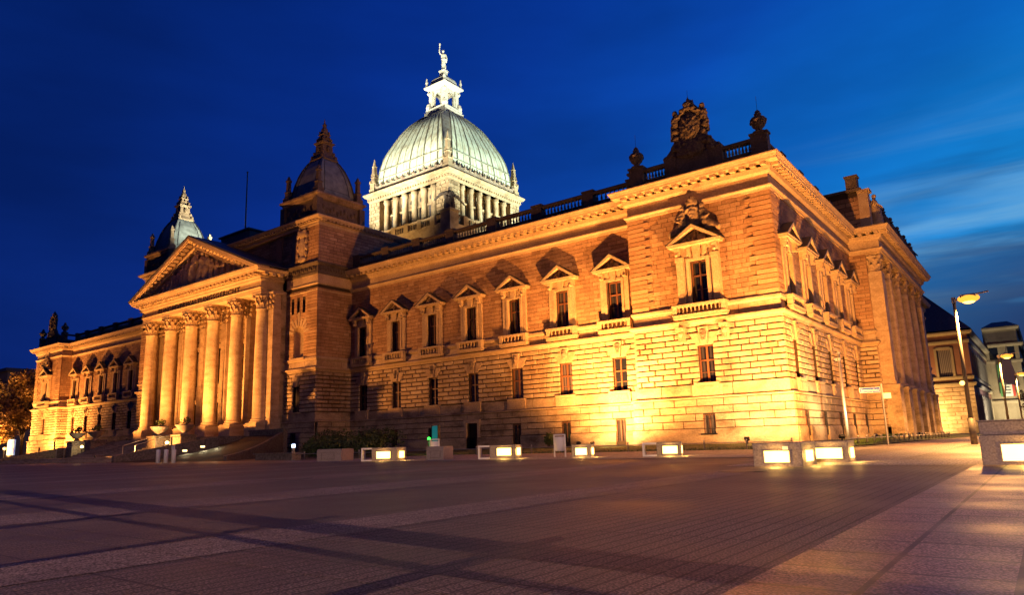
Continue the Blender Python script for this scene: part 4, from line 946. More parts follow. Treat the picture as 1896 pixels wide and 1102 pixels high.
hs = MB(); hs.smooth = True; hs.lathe([(.98, 4.55), (.98, 4.75), (.84, 4.9), (.78, 5.0), (.78, 8), (.76, 11), (.68, 14.8), (.74, 14.9)], seg=24); HS = hs.mesh('shaft', 'shaft')
capm = MB(); capm.v = [(x, y, z) for x, y, z in cap.v]; capm.f = cap.f; capm.mi = cap.mi; capm.sm = cap.sm; HC = capm.mesh('capital', 'shaft')
sp = MB(); sp.box(-.7, .75, -.75, .75, 4.9, 14.9); sp.box(-.8, .85, -.85, .85, 4.55, 4.9); SP = sp.mesh('shaft', 'shaft')
for i in range(6):
    y = AY0 + .95 + i * (AY1 - AY0 - 1.9) / 5; o = empty('column', (KX - .85, y, 0), 0, court)
    link('pedestal', HB, o, (0, 0, 0)); link('shaft', SP if i in (0, 5) else HS, o, (0, 0, 0)); link('capital', HC, o, (0, 0, 0))
b = MB(); b.cur = 1
Fa = Fr((0, 24.6), (1, 0), (0, -1)); Fb = Fr((64.2, 0), (0, 1), (1, 0))
backing(b, Fa, 56, 64.2, 18.9, 23.2, 0, []); backing(b, Fb, 24.6, 48.8, 18.9, 23.2, 0, []); b.cur = 0
masonry(b, Fa, 56, 64.25, 19.5, 22.6, 7, 1.3, 0, .05, .04, .01, []); masonry(b, Fb, 24.6, 48.8, 19.5, 22.6, 7, 1.3, 0, .05, .04, .01, [])
b.build('attic_wall', ['ashlar', 'joint'], court)
b = MB(); b.box(55, 64.6, 24.3, 49.1, 23.1, 23.35); b.box(63.3, 64.3, 24.5, 25.5, 23.35, 24.6); b.box(63.2, 64.4, 24.4, 25.6, 24.6, 24.75); b.build('attic_roof', 'patina', court)
b = MB(); b.box(64.2, 65.1, 24.55, 25.5, 19.3, 22.9); b.box(64.2, 65.3, 24.4, 25.6, 22.9, 23.15); b.box(64.0, 66.2, 24.2, 49.2, 18.95, 19.5); b.build('attic_pilaster', 'trim', court)
fg = sculpt('attic_figure', figure(0, 0, 0, 3.5, wide=1.5, arms=((-.16, -.2, .55), (.2, -.15, .6))), .08, .06, 4, 'trim')
fg2 = sculpt('attic_figure', figure(0, 0, 0, 3.3, wide=1.6, arms=((-.3, -.1, .75), (.16, -.2, .5))), .08, .06, 4, 'patina')
for i in range(6): link('attic_figure', fg if i == 0 else fg2, court, (65.3, 26.3 + i * 4.3, 19.5), R(90))
F_sd2 = Fr((HX, 0), (0, 1), (1, 0)); facade(F_sd2, AY1, 73.4, [], kind='side_wall')
b = MB(); rp2 = [(HX, AY1), (HX, 73.4)]
for p in (ARCH, FRIEZE, CORN, STRING, SILL, BASEC): b.sweep(rp2, p)
b.build('main_cornice', 'trim', court)
# ---------------- rear and west walls, flat roofs
b = MB(); b.box(-HX, HX, 73.0, 73.4, -.6, 18.9); b.box(-HX, -HX + .3, .3, 73.0, -.6, 18.9); b.build('rear_wall', 'basestone', court)
b = MB(); b.box(-HX + .3, HX - .6, .9 + WY, 73, 18.6, 18.75); b.box(PX, HX - .6, .7, .9 + WY, 18.6, 18.75); b.box(-HX + .3, -PX, .7, .9 + WY, 18.6, 18.75)
b.lathe([(20, 18.7), (11, 24.2), (11, 24.4)], (0, 36.75), sq=True); b.build('flat_roof', 'lead', court)

# ================================================================== ground
G = -.2
def ground_mat(name, base, rough, grain=60, joints=None, spec=.5, big=.25, patch=.25, turn=0, bumps=.35):
    mt, N, L, b = newmat(name)
    g = N.new('ShaderNodeNewGeometry'); n1 = N.new('ShaderNodeTexNoise'); n1.inputs['Scale'].default_value = grain; n1.inputs['Detail'].default_value = 3; L.new(g.outputs['Position'], n1.inputs['Vector'])
    n2 = N.new('ShaderNodeTexNoise'); n2.inputs['Scale'].default_value = big; n2.inputs['Detail'].default_value = 6; L.new(g.outputs['Position'], n2.inputs['Vector'])
    r1 = rampnode(N, [(.40, tuple(c * .22 for c in base)), (.5, tuple(c * .85 for c in base)), (.60, tuple(min(1, c * 2.4) for c in base))]); L.new(n1.outputs[0], r1.inputs[0])
    r2 = rampnode(N, [(.3, (1 - patch,) * 3), (.7, (1 + patch,) * 3)]); L.new(n2.outputs[0], r2.inputs[0])
    mx = N.new('ShaderNodeMix'); mx.data_type = 'RGBA'; mx.blend_type = 'MULTIPLY'; mx.inputs[0].default_value = 1; L.new(r1.outputs[0], mx.inputs[6]); L.new(r2.outputs[0], mx.inputs[7])
    out = mx.outputs[2]; hgt = n1.outputs[0]
    if joints:
        br = N.new('ShaderNodeTexBrick'); bw, bh, ms, jc, off, ox, oy = joints
        br.inputs['Scale'].default_value = 1; br.inputs['Brick Width'].default_value = bw; br.inputs['Row Height'].default_value = bh; br.inputs['Mortar Size'].default_value = ms; br.inputs['Mortar Smooth'].default_value = .1; br.offset = off
        br.inputs['Color1'].default_value = (.85, .85, .85, 1); br.inputs['Color2'].default_value = (1.1, 1.1, 1.1, 1); br.inputs['Mortar'].default_value = (*jc, 1)
        mp = N.new('ShaderNodeMapping'); mp.inputs['Location'].default_value = (ox, oy, 0); mp.inputs['Rotation'].default_value = (0, 0, R(turn)); L.new(g.outputs['Position'], mp.inputs[0]); L.new(mp.outputs[0], br.inputs['Vector'])
        m2 = N.new('ShaderNodeMix'); m2.data_type = 'RGBA'; m2.blend_type = 'MULTIPLY'; m2.inputs[0].default_value = 1; L.new(out, m2.inputs[6]); L.new(br.outputs[0], m2.inputs[7]); out = m2.outputs[2]
    L.new(out, b.inputs['Base Color'])
    rr = N.new('ShaderNodeMapRange'); rr.inputs[1].default_value = .3; rr.inputs[2].default_value = .7; rr.inputs[3].default_value = rough - .12; rr.inputs[4].default_value = rough + .12; L.new(n2.outputs[0], rr.inputs[0]); L.new(rr.outputs[0], b.inputs['Roughness'])
    b.inputs['Specular IOR Level'].default_value = spec
    bp = N.new('ShaderNodeBump'); bp.inputs['Strength'].default_value = bumps; bp.inputs['Distance'].default_value = .01; L.new(hgt, bp.inputs['Height']); L.new(bp.outputs[0], b.inputs['Normal'])
    return mt
M['ground'] = ground_mat('far_ground', (.06, .055, .05), .8, 3)
M['plaza'] = ground_mat('plaza_pavers', (.075, .056, .05), .6, 75, (.885, .118, .009, (.22, .2, .18), 0, .02, .01), spec=.38, big=.6, turn=90, patch=.35)
M['band'] = ground_mat('pale_granite_band', (.13, .1, .092), .64, 75, (2.0, .28, .008, (.35, .32, .3), .5, 0, 0), spec=.3, big=.8, turn=90, patch=.3)
M['slab'] = ground_mat('pink_granite_slab', (.15, .1, .085), .45, 80, (.51, .515, .016, (.05, .04, .04), 0, -.23, .1), spec=.45, big=1.1, patch=.3, bumps=.25)
M['road'] = ground_mat('asphalt', (.05, .046, .045), .5, 40, big=.3)
M['pavement'] = ground_mat('granite_pavement', (.2, .17, .145), .6, 25, (.6, .6, .012, (.5, .46, .42), .5, 0, 0), big=.4)
M['street'] = ground_mat('street_setts', (.15, .12, .10), .6, 20, (.16, .12, .01, (.55, .5, .45), .5, 0, 0), big=.3)
M['ramp_setts'] = ground_mat('dark_ramp_setts', (.04, .033, .03), .75, 20, (.16, .12, .01, (.5, .45, .4), .5, 0, 0), spec=.2)
M['lawn'] = ground_mat('lawn_soil', (.03, .045, .015), .9, 15)
def sheet(name, x0, x1, y0, y1, z, mt, rot=0):
    b = MB(); b.face([(x0, y0, z), (x1, y0, z), (x1, y1, z), (x0, y1, z)]); o = b.build(name, mt); o['kind'] = 'structure'; return o
b = MB(); n = 48; b.face([(900 * math.cos(2 * math.pi * i / n), 900 * math.sin(2 * math.pi * i / n), G - .03) for i in range(n)]); tag(b.build('ground', 'ground'), kind='structure')
sheet('plaza_pavement', -80, 74.75, -110, -24.6, G, 'plaza')
for i, (x0, x1) in enumerate(((70.85, 71.67), (66.5, 67.95), (61.9, 63.35), (55.2, 56.6), (50.5, 51.8), (45.6, 46.9), (40.5, 41.8), (33.5, 34.8))): sheet('band_path', x0, x1, -110, -26.0, G + .004, 'band')
for yy_ in (-43.67, -42.78, -40.1, -37.4, -34.6): sheet('joint_strip_path', 40, 74.75, yy_, yy_ + .014, G + .008, 'band')
sheet('paving_slabs', 74.75, 120, -110, -31.0, G + .004, 'slab')
sheet('granite_edge', 70.2, 120, -31.0, -28.2, G + .006, 'pavement')
sheet('pavement', 44, 70.4, -24.9, -13.2, G + .012, 'pavement')
sheet('kerb_strip', 44, 70.4, -25.3, -24.9, G + .016, 'granite')
sheet('road', -200, 44, -25.6, -19.9, G + .004, 'road')
sheet('street', 69.4, 92, -28.2, 400, G + .002, 'street')
b = MB(); b.face([(71.8, -28.2, G + .008), (73.1, -28.2, G + .008), (73.1, 120, G + .008), (71.9, 120, G + .008)]); tag(b.build('granite_strip', 'pavement'), kind='structure')
b = MB()
b.face([(31, -13.2, G + .02), (66.6, -13.2, G + .02), (66.6, -4, G + .06), (31, -4, G + .06)]); b.face([(31, -4, G + .06), (66.6, -4, G + .06), (66.6, .2, 0), (31, .2, 0)])
b.face([(66.6, -13.2, G + .02), (68.4, -6.4, G + .02), (69.1, 8, G + .02), (66.6, 8, 0)]); b.face([(66.6, 8, 0), (69.1, 8, G + .02), (70.2, 22, G + .02), (70.6, 60, G + .02), (62, 60, 0), (62, 8, 0)])
b.face([(62, .1, 0), (66.6, .1, 0), (66.6, 8, 0), (62, 8, 0)]); b.face([(17, -12, G + .02), (31, -13.2, G + .02), (31, .2, 0), (17, .2, 0)]); b.face([(-75, -18.5, G + .02), (-14, -18.5, G + .02), (-14, .2, 0), (-75, .2, 0)])
tag(b.build('lawn', 'lawn'), kind='structure')
M['grass'] = plain('grass_blade', (.05, .085, .02), .7)
b = MB(); rr = random.Random(2)
for i in range(9000):
    x, y = (rr.uniform(38, 66.4), -13.1 + 12.4 * rr.random() ** 2) if i % 3 else (rr.uniform(66.7, 68.2), rr.uniform(-6, 8))
    a = rr.random() * 6.28; h = rr.uniform(.05, .12); dx, dy = .02 * math.cos(a), .02 * math.sin(a); z = G + .02 if y < -4 else G + .06 + .14 * (y + 4) / 4.2
    z = max(z - .02, G); b.face([(x - dx, y - dy, z), (x + dx, y + dy, z), (x + rr.uniform(-.03, .03), y + rr.uniform(-.03, .03), z + h)])
tag(b.build('grass', 'grass'), kind='stuff')

# ================================================================== stairs, ramps, planters
stairs = empty('staircase', (0, -12, G)); tag(stairs, 'broad stone staircase with ramps rising to the six columns', 'staircase')
def inst(b, name, mt, parent):
    o = b.build(name, mt, parent); o.matrix_parent_inverse = Matrix.Translation(parent.location).inverted(); return o
b = MB()
for i in range(3): b.box(-13.4, 13.4, -19.6 + i * .4, -12.0, G - .2 + i * .15, G + .15 + i * .15)
inst(b, 'lower_step_flight', 'basestone', stairs)
b = MB(); n = 11
for i in range(n): b.box(-6.3, 6.3, -15.2 + i * .42, -6.0, .24 + i * .15, .25 + (i + 1) * .15)
inst(b, 'step_flight', 'basestone', stairs)
b = MB(); b.box(-13.2, 13.2, -9.5, -3.8, -.3, ZF - .01); inst(b, 'landing', 'granite_dark', stairs)
for sg in (-1, 1):
    b = MB()
    for x in (7.1, 11.9): b.bbox(sg * x - .75, sg * x + .75, -13.1, -11.6, -.2, 1.95, .05); b.box(sg * x - .85, sg * x + .85, -13.2, -11.5, 1.95, 2.1)
    b.box(*sorted((sg * 6.3, sg * 7.8)), -11.6, -6.2, -.2, 1.9); b.box(*sorted((sg * 11.2, sg * 13.4)), -11.6, -9.4, -.2, 1.85); b.box(*sorted((sg * 7.8, sg * 11.2)), -10.9, -9.4, -.2, 1.85)
    inst(b, 'flank_wall', 'granite_dark', stairs)
    b = MB(); k = 14
    for i in range(k):
        y0, y1 = -19.3 + 9 * i / k, -19.3 + 9 * (i + 1) / k; z0, z1 = .35 + 1.5 * i / k, .35 + 1.5 * (i + 1) / k
        x = 13.45 + .5 * (i / k) ** 2
        b.add([(sg * x, y0, G - .2), (sg * (x + .42), y0, G - .2), (sg * (x + .42), y1, G - .2), (sg * x, y1, G - .2), (sg * x, y0, z0), (sg * (x + .42), y0, z0), (sg * (x + .42), y1, z1), (sg * x, y1, z1)], [(4, 5, 6, 7), (0, 1, 5, 4), (1, 2, 6, 5), (2, 3, 7, 6), (3, 0, 4, 7)])
    inst(b, 'ramp_wall', 'granite_dark', stairs)
    b = MB(); k = 12; vs = []; fs = []
    for i in range(k + 1):
        t = i / k; y = -19.8 + 13.2 * t; z = G + .03 + (ZF - G - .05) * t ** 2; xi = 13.5; xo = 30 - 11.6 * (t ** .75); yo = -19.0 + 12.6 * t
        vs += [(sg * xi, y, z), (sg * (xi + xo) / 2, (y + yo) / 2, z + .02), (sg * xo, yo, z)]
    for i in range(k): a = i * 3; fs += [(a, a + 1, a + 4, a + 3), (a + 1, a + 2, a + 5, a + 4)]
    b.add(vs, fs); inst(b, 'ramp_surface', 'ramp_setts', stairs)
    b = MB()
    for i in range(k): 
        p, q = vs[i * 3 + 2], vs[i * 3 + 5]; hh = .3
        b.add([(p[0], p[1], G - .2), (p[0] + sg * .45, p[1], G - .2), (q[0] + sg * .45, q[1], G - .2), (q[0], q[1], G - .2), (p[0], p[1], p[2] + hh), (p[0] + sg * .45, p[1], p[2] + hh), (q[0] + sg * .45, q[1], q[2] + hh), (q[0], q[1], q[2] + hh)], [(4, 5, 6, 7), (0, 1, 5, 4), (1, 2, 6, 5), (2, 3, 7, 6), (3, 0, 4, 7)])
    inst(b, 'ramp_kerb', 'granite_dark', stairs)
    if sg > 0:
        b = MB(); b.box(13.35, 19.0, -6.6, -6.2, -.3, 2.25); b.box(13.25, 19.1, -6.7, -6.1, 2.25, 2.4); inst(b, 'terrace_wall', 'granite_dark', stairs)
pl = MB(); pl.smooth = True; pl.lathe([(.3, 0), (.32, .08), (.2, .16), (.22, .24), (.5, .42), (.72, .66), (.8, .82), (.86, .86), (.84, .92), (.7, .92), (.6, .8)], seg=20); PLM = pl.mesh('bowl', 'granite')
def leaves(name, blobs, n, mt, size, seed, parent=None):
    b = MB(); rr = random.Random(seed)
    for i in range(n):
        c, r = blobs[rr.randrange(len(blobs))]; d = Vector((rr.gauss(0, 1), rr.gauss(0, 1), rr.gauss(0, 1))).normalized(); k = rr.random() ** .35
        p = Vector((c[0] + d.x * r[0] * k, c[1] + d.y * r[1] * k, c[2] + d.z * r[2] * k)); s = size * rr.uniform(.6, 1.4)
        nrm = (d + Vector((rr.gauss(0, .6), rr.gauss(0, .6), rr.gauss(0, .6)))).normalized(); a = nrm.orthogonal().normalized(); a.rotate(Matrix.Rotation(rr.random() * 6.28, 3, nrm)); bb = nrm.cross(a)
        b.face([p - a * s * .5, p + bb * s * .28, p + a * s * .5, p - bb * s * .28])
    return b.build(name, mt, parent)
plab = ['stone planter bowl of dark leaves, leftmost of the four beside the stairs', 'stone planter bowl at the left of the steps, nearer to the columns', 'stone planter bowl with leaves on the pedestal right of the steps', 'stone planter bowl beside the upper end of the right ramp wall']
for i, x in enumerate((-11.9, -7.1, 7.1, 11.9)):
    o = empty('planter', (x, -12.35, 2.1)); tag(o, plab[i], 'planter', 'planters on the stair pedestals'); link('bowl', PLM, o)
    leaves('plant', [((0, 0, 1.15), (.62, .62, .35)), ((.2, .1, 1.35), (.35, .35, .3))], 160, 'leaf_bush', .2, 20 + i, o)
# small wall lamps between the pedestals, handrails, bollards
def point(name, loc, power, col, parent=None, r=.1):
    d = bpy.data.lights.new(name, 'POINT'); d.energy = power; d.color = col; d.shadow_soft_size = r; o = bpy.data.objects.new(name, d); COL.objects.link(o); o.location = loc
    if parent: o.parent = parent
    return o
def spot(name, loc, target, power, col, angle=120, blend=.8, parent=None, r=.15):
    d = bpy.data.lights.new(name, 'SPOT'); d.energy = power; d.color = col; d.spot_size = R(angle); d.spot_blend = blend; d.shadow_soft_size = r; o = bpy.data.objects.new(name, d); COL.objects.link(o)
    if parent: o.parent = parent
    o.location = loc; o.rotation_euler = (Vector(target) - Vector(loc)).to_track_quat('-Z', 'Y').to_euler(); return o
SOD = (1, .365, .07); PALE = (1, .68, .30)
for i, x in enumerate((-10.0, 9.0)):
    o = empty('wall_lamp', (x, -12.5, 1.35)); tag(o, 'small bright wall lamp between the %s pair of planter pedestals' % ('left' if i == 0 else 'right'), 'wall lamp', 'wall lamps beside the stairs')
    b = MB(); b.lathe([(.16, -.18), (.2, -.1), (.2, -.06)], (0, 0), 12); b.box(-.05, .05, .0, .16, -.2, -.1); b.build('housing', 'iron', o)
    b = MB(); b.ball((0, 0, .08), .17); b.build('globe', 'lamp_small', o); b = MB(); b.tube([(0, 0, -1.5), (0, 0, -.2)], .05); b.build('stem', 'iron', o); point('lamp_light', (0, -.35, .1), 90, (1, .7, .3), o, .15)
rails = [(-8.9, -15.4, 'left'), (-6.6, -15.5, 'middle'), (6.7, -15.5, 'right'), (9.2, -15.5, 'far')]
rlab = ['white handrail before the leftmost planter pedestal', 'white handrail along the left edge of the steps', 'white handrail along the right edge of the steps', 'white handrail in front of the right wall lamp']
for i, (x, y, w) in enumerate(rails):
    o = empty('handrail', (x, y, .2)); tag(o, rlab[i], 'handrail', 'handrails on the stairs')
    b = MB(); b.tube([(0, 0, 0), (0, 0, 1.0), (0, .1, 1.08), (0, 3.2, 2.0), (0, 3.2, 1.0)], .032, 8); b.build('rail', 'galv', o)
blab = ['white bollard at the ramp foot, leftmost of the three', 'white bollard at the ramp foot, middle of the three', 'white bollard carrying a small sign plate at the ramp foot']
for i, x in enumerate((28.7, 29.75, 30.75)):
    o = empty('bollard', (x, -22.9, G)); tag(o, blab[i], 'bollard', 'white bollards at the foot of the ramp')
    b = MB(); b.smooth = True; b.lathe([(.13, 0), (.13, .82), (.11, .88), (0, .9)], seg=12); b.build('post', 'white_paint', o)
    if i == 2: b = MB(); b.box(-.02, .34, -.16, -.12, .86, 1.12); b.box(-.03, .03, -.14, -.1, .7, 1.12); b.build('sign_plate', 'white_paint', o)
for i, (x, y, z) in enumerate(((14.02, -13.4, .3), (14.12, -11.8, .62), (14.22, -10.7, .98))):
    o = empty('recessed_lamp', (x, y, z)); tag(o, ['lowest lamp set low in the ramp wall, lighting the ramp', 'middle lamp set low in the ramp wall, lighting the ramp', 'topmost lamp set in the ramp wall by its curved end'][i], 'wall lamp', 'recessed lamps along the ramp wall')
    b = MB(); b.box(-.06, .06, -.25, .25, .22, .42); b.build('housing', 'iron', o); b = MB(); b.box(.06, .075, -.2, .2, .25, .39); b.build('lens', 'lamp_small', o)
    spot('lamp_light', (.15, 0, .35), (1.6, -.3, -.3), 70, (1, .82, .45), 150, .6, o)
o = empty('lawn_wall', (0, 0, 0)); tag(o, 'low stone retaining wall beside the foot of the right ramp', 'wall')
b = MB(); b.bbox(33.2, 37.3, -18.6, -17.9, G - .1, .15, .04); b.box(33.1, 37.4, -18.7, -17.8, .15, .24); b.build('wall_run', 'granite_dark', o)
o = empty('light_bollard', (35.6, -17.3, G)); tag(o, 'bluish glowing light bollard behind the low wall by the ramp', 'light bollard'); b = MB(); b.smooth = True; b.lathe([(.11, 0), (.11, .75), (.11, 1.05), (.0, 1.1)], seg=12); b.build('post', 'galv', o)
b = MB(); b.lathe([(.115, .76), (.115, .98)], seg=12); b.build('lens', 'lamp_blue', o)

# ================================================================== lamp blocks on the square
def panel_block(x0, x1, y0, y1, h, lab, lit=True, front=True, side=True, rz=0, upper=0, bracket=False, ph=(.38, .82), pz=(.28, .72), fw_=None, left=False, sign=False):
    cx, cyy = (x0 + x1) / 2, (y0 + y1) / 2; w, d = (x1 - x0) / 2, (y1 - y0) / 2
    o = empty('light_block' if lit else 'stone_block', (cx, cyy, G), rz); tag(o, lab, 'light block' if lit else 'stone block', 'stone light blocks round the square' if lit else 'unlit stone blocks on the square')
    b = MB(); b.bbox(-w, w, -d, d, 0, h, .012)
    if upper: b.bbox(-w + .01, w, -d + .04, d - .02, h + .006, h + upper, .012); b.box(-w - .01, w + .02, -d - .0, d, h + upper, h + upper + .02)
    b.build('block', 'granite', o)
    mt = 'lamp_warm' if lit else 'granite'
    z0, z1 = pz[0] * h, pz[1] * h
    if front:
        a, c = -w + 2 * w * ph[0], -w + 2 * w * ph[1]
        b = MB(); b.box(a, c, -d - .012, -d + .02, z0, z1); b.build('lamp_panel' if lit else 'inset_panel', mt, o)
        if lit: point('panel_light', ((a + c) / 2, -d - .12, (z0 + z1) / 2), 22, (1, .5, .1), o, .08)
        b = MB(); t = .02
        for q in ((a - t, a, z0 - t, z1 + t), (c, c + t, z0 - t, z1 + t), (a, c, z0 - t, z0), (a, c, z1, z1 + t)): b.box(q[0], q[1], -d - .02, -d + .02, q[2], q[3])
        b.build('panel_frame', 'granite' if lit else 'granite_dark', o)
    if side:
        a, c = -d + 2 * d * .25, -d + 2 * d * .75; b = MB(); b.box(w - .02, w + .012, a, c, z0, z1); b.build('lamp_panel' if lit else 'inset_panel', mt, o)
        if lit: point('panel_light', (w + .12, 0, (z0 + z1) / 2), 16, (1, .5, .1), o, .08)
    if bracket:
        b = MB(); xx = -w - .5
        b.box(xx, xx + .07, -d, -d + .3, 0, h); b.box(xx + .07, -w, -d, -d + .3, h - .07, h); b.box(xx + .07, -w, -d, -d + .3, 0, .07); b.build('bench_frame', 'white_paint', o)
    if sign: b = MB(); b.box(w - .36, w - .25, -d - .016, -d, h - .17, h - .07); b.build('sticker', 'white_paint', o)
    return o
panel_block(70.95, 71.92, -31.35, -30.3, .475, 'nearest grey light block left of the street, its end panel glowing', ph=(.24, .75), pz=(.19, .66), sign=True)
panel_block(71.1, 72.36, -29.4, -28.75, .465, 'longer glowing block just behind the nearest grey light block', ph=(.46, .9), pz=(.2, .68))
panel_block(74.86, 76.6, -31.0, -29.6, .52, 'two-tiered granite light block cut off by the right edge', upper=.24, ph=(.175, .6), pz=(.14, .68), side=False)
panel_block(64.5, 65.35, -22.7, -21.9, .5, 'light block in front of the bright corner pavilion, with white side frame', bracket=True, rz=R(20), ph=(.25, .85), pz=(.2, .72))
panel_block(60.85, 61.6, -22.6, -21.8, .5, 'light block below the last window before the pavilion', bracket=False, rz=R(20), ph=(.2, .8), pz=(.2, .72))
panel_block(57.3, 58.4, -23.3, -22.3, .56, 'light block in front of the cellar door, white frame at its side', bracket=True, rz=R(20), ph=(.3, .85), pz=(.25, .78))
panel_block(51.2, 52.4, -24.3, -23.1, .6, 'light block farthest from the corner, nearest to the bushes', bracket=True, rz=R(25), ph=(.2, .75), pz=(.2, .7))
panel_block(53.95, 54.75, -23.6, -22.5, .58, 'unlit pale stone block between two light blocks', lit=False, rz=R(20), ph=(.25, .8), pz=(.2, .65))
panel_block(46.6, 47.9, -23.8, -22.4, .6, 'unlit pale stone block in front of the round bushes', lit=False, rz=R(25), ph=(.2, .7), pz=(.2, .7))
# knee rails along the lawn
def rail(name, pts, lab, grp, ph=.42, pr=.035, rr_=.022):
    o = empty(name, (0, 0, 0)); tag(o, lab, 'rail fence', grp)
    pm = MB(); pm.smooth = True; pm.lathe([(pr, 0), (pr, ph), (pr * 1.4, ph + .02), (pr * 1.2, ph + .07), (0, ph + .09)], seg=8); me = pm.mesh('post', 'galv')
    for p in pts: link('post', me, o, p)
    b = MB(); b.tube([(p[0], p[1], p[2] + ph * .82) for p in pts], rr_, 6); b.build('rail', 'galv', o); return o
rail('lawn_rail', [(40 + i * 2.05, -13.3, G) for i in range(14)], 'low metal rail along the front lawn behind the light blocks', 'low rails round the lawn')
rail('lawn_rail', [(67.4 + .42 * k ** .5 * .75, -6.6 + k * 1.55, G) for k in range(22)], 'low bollard rail along the street side of the lawn', 'low rails round the lawn', pr=.05)
rail('lawn_rail', [(37.0 + i * 1.3, -18.4, G) for i in range(8)], 'short chain rail of pale posts by the bushes', 'low rails round the lawn')

# ================================================================== posts, signs, lamps
o = empty('signal_post', (39.15, -8, -.15)); tag(o, 'slim post with a small green light by the lawn rail', 'signal light')
b = MB(); b.tube([(0, 0, 0), (0, 0, .95)], .04); b.build('post', 'white_paint', o); b = MB(); b.ball((0, -.05, 1.08), .12); b.build('green_lens', 'lamp_green', o); b = MB(); b.lathe([(.13, .95), (.13, 1.0)], seg=10); b.build('collar', 'iron', o); point('green_light', (0, -.2, 1.1), 14, (.05, 1, .1), o)
o = empty('information_pillar', (39.8, -8, -.15)); tag(o, 'slim teal information pillar beside the green light', 'pillar'); M['teal'] = plain('teal_panel', (.03, .22, .24), .35); M['teal'].node_tree.nodes['Principled BSDF'].inputs['Emission Color'].default_value = (.02, .25, .28, 1); M['teal'].node_tree.nodes['Principled BSDF'].inputs['Emission Strength'].default_value = .35
b = MB(); b.bbox(-.3, .3, -.1, .1, .1, 2.0, .03); b.build('panel', 'teal', o); b = MB(); b.box(-.34, -.3, -.12, .12, 0, 2.05); b.box(.3, .34, -.12, .12, 0, 2.05); b.box(-.34, .34, -.12, .12, 0, .1); b.build('frame', 'iron', o)
for i, (x, y, lab) in enumerate(((53.05, -22.0, 'pale litter bin in a metal frame under the teal pillar'), (60.0, -22.0, 'pale litter bin left of the light block by the pavilion'))):
    o = empty('litter_bin', (x, y, G)); tag(o, lab, 'litter bin', 'litter bins on the pavement')
    b = MB(); b.smooth = True; b.lathe([(.17, .25), (.2, .3), (.21, .8), (.19, .82)], seg=14); b.build('bin', 'white_paint', o)
    b = MB(); 
    for q in (-.26, .26): b.tube([(q, 0, 0), (q, 0, .92)], .03)
    b.tube([(-.26, 0, .9), (.26, 0, .9)], .03); b.build('frame', 'white_paint', o)
o = empty('mast', (65.1, 5.0, 0)); tag(o, 'tall plain grey metal mast in front of the side facade', 'mast'); 
b = MB(); b.smooth = True; b.tube([(0, 0, 0), (0, 0, 5.8)], [.11, .09], 12); b.build('pole', 'galv', o); b = MB(); b.box(-.28, -.1, -.04, .04, 5.3, 5.46); b.build('bracket', 'galv', o); b = MB(); b.lathe([(.12, 5.75), (.12, 5.87), (0, 5.9)], seg=10); b.build('cap', 'galv', o); b = MB(); b.lathe([(.12, 5.28), (.12, 5.48)], seg=10); b.build('collar', 'galv', o)
o = empty('street_sign', (69.3, -6.2, G)); tag(o, 'blue street name sign on a thin post by the lawn', 'street sign')
b = MB(); b.tube([(0, 0, 0), (0, 0, 3.0)], .045, 10); b.build('post', 'galv', o)
M['sign_blue'] = plain('sign_blue', (.02, .06, .42), .35)
A_ = math.atan2(.55, .83)
def facing(b): b.xform(Matrix.Rotation(A_ * .6, 4, 'Z'))
b = MB(); b.box(-1.02, -.06, -.03, 0, 2.62, 2.9); facing(b); sp_ = b.build('name_plate', 'sign_blue', o)
b = MB()
for q in ((-1.02, -.06, 2.62, 2.637), (-1.02, -.06, 2.883, 2.9), (-1.02, -1.003, 2.637, 2.883), (-.077, -.06, 2.637, 2.883)): b.box(q[0], q[1], -.034, -.029, q[2], q[3])
facing(b); b.build('plate_border', 'white_paint', sp_)
b = MB(); b.box(.05, .4, -.03, 0, 2.3, 2.58); facing(b); b.build('small_plate', 'white_paint', o)
b = MB(); b.lathe([(.06, 2.2), (.06, 3.04), (0, 3.06)], seg=10); b.build('clamp', 'galv', o)
cu = bpy.data.curves.new('t', 'FONT'); cu.body = 'Simsonplatz'; cu.size = .2; cu.extrude = .002; cu.align_x = 'CENTER'
t = bpy.data.objects.new('t', cu); COL.objects.link(t); me = bpy.data.meshes.new_from_object(t.evaluated_get(bpy.context.evaluated_depsgraph_get())); bpy.data.objects.remove(t)
w_ = max(v.co.x for v in me.vertices) - min(v.co.x for v in me.vertices)
for v in me.vertices: x, y, z = v.co; v.co = Matrix.Rotation(A_ * .6, 4, 'Z') @ Vector((x * .82 / w_ - .54, -.034 - z, 2.69 + y))
me.materials.clear(); me.materials.append(M['white_paint']); link('lettering', me, sp_)
llab = ['tall street lamp nearest to the camera, lit, before the far building', 'second lit street lamp, halfway down the side street', 'farthest lit street lamp at the right edge']
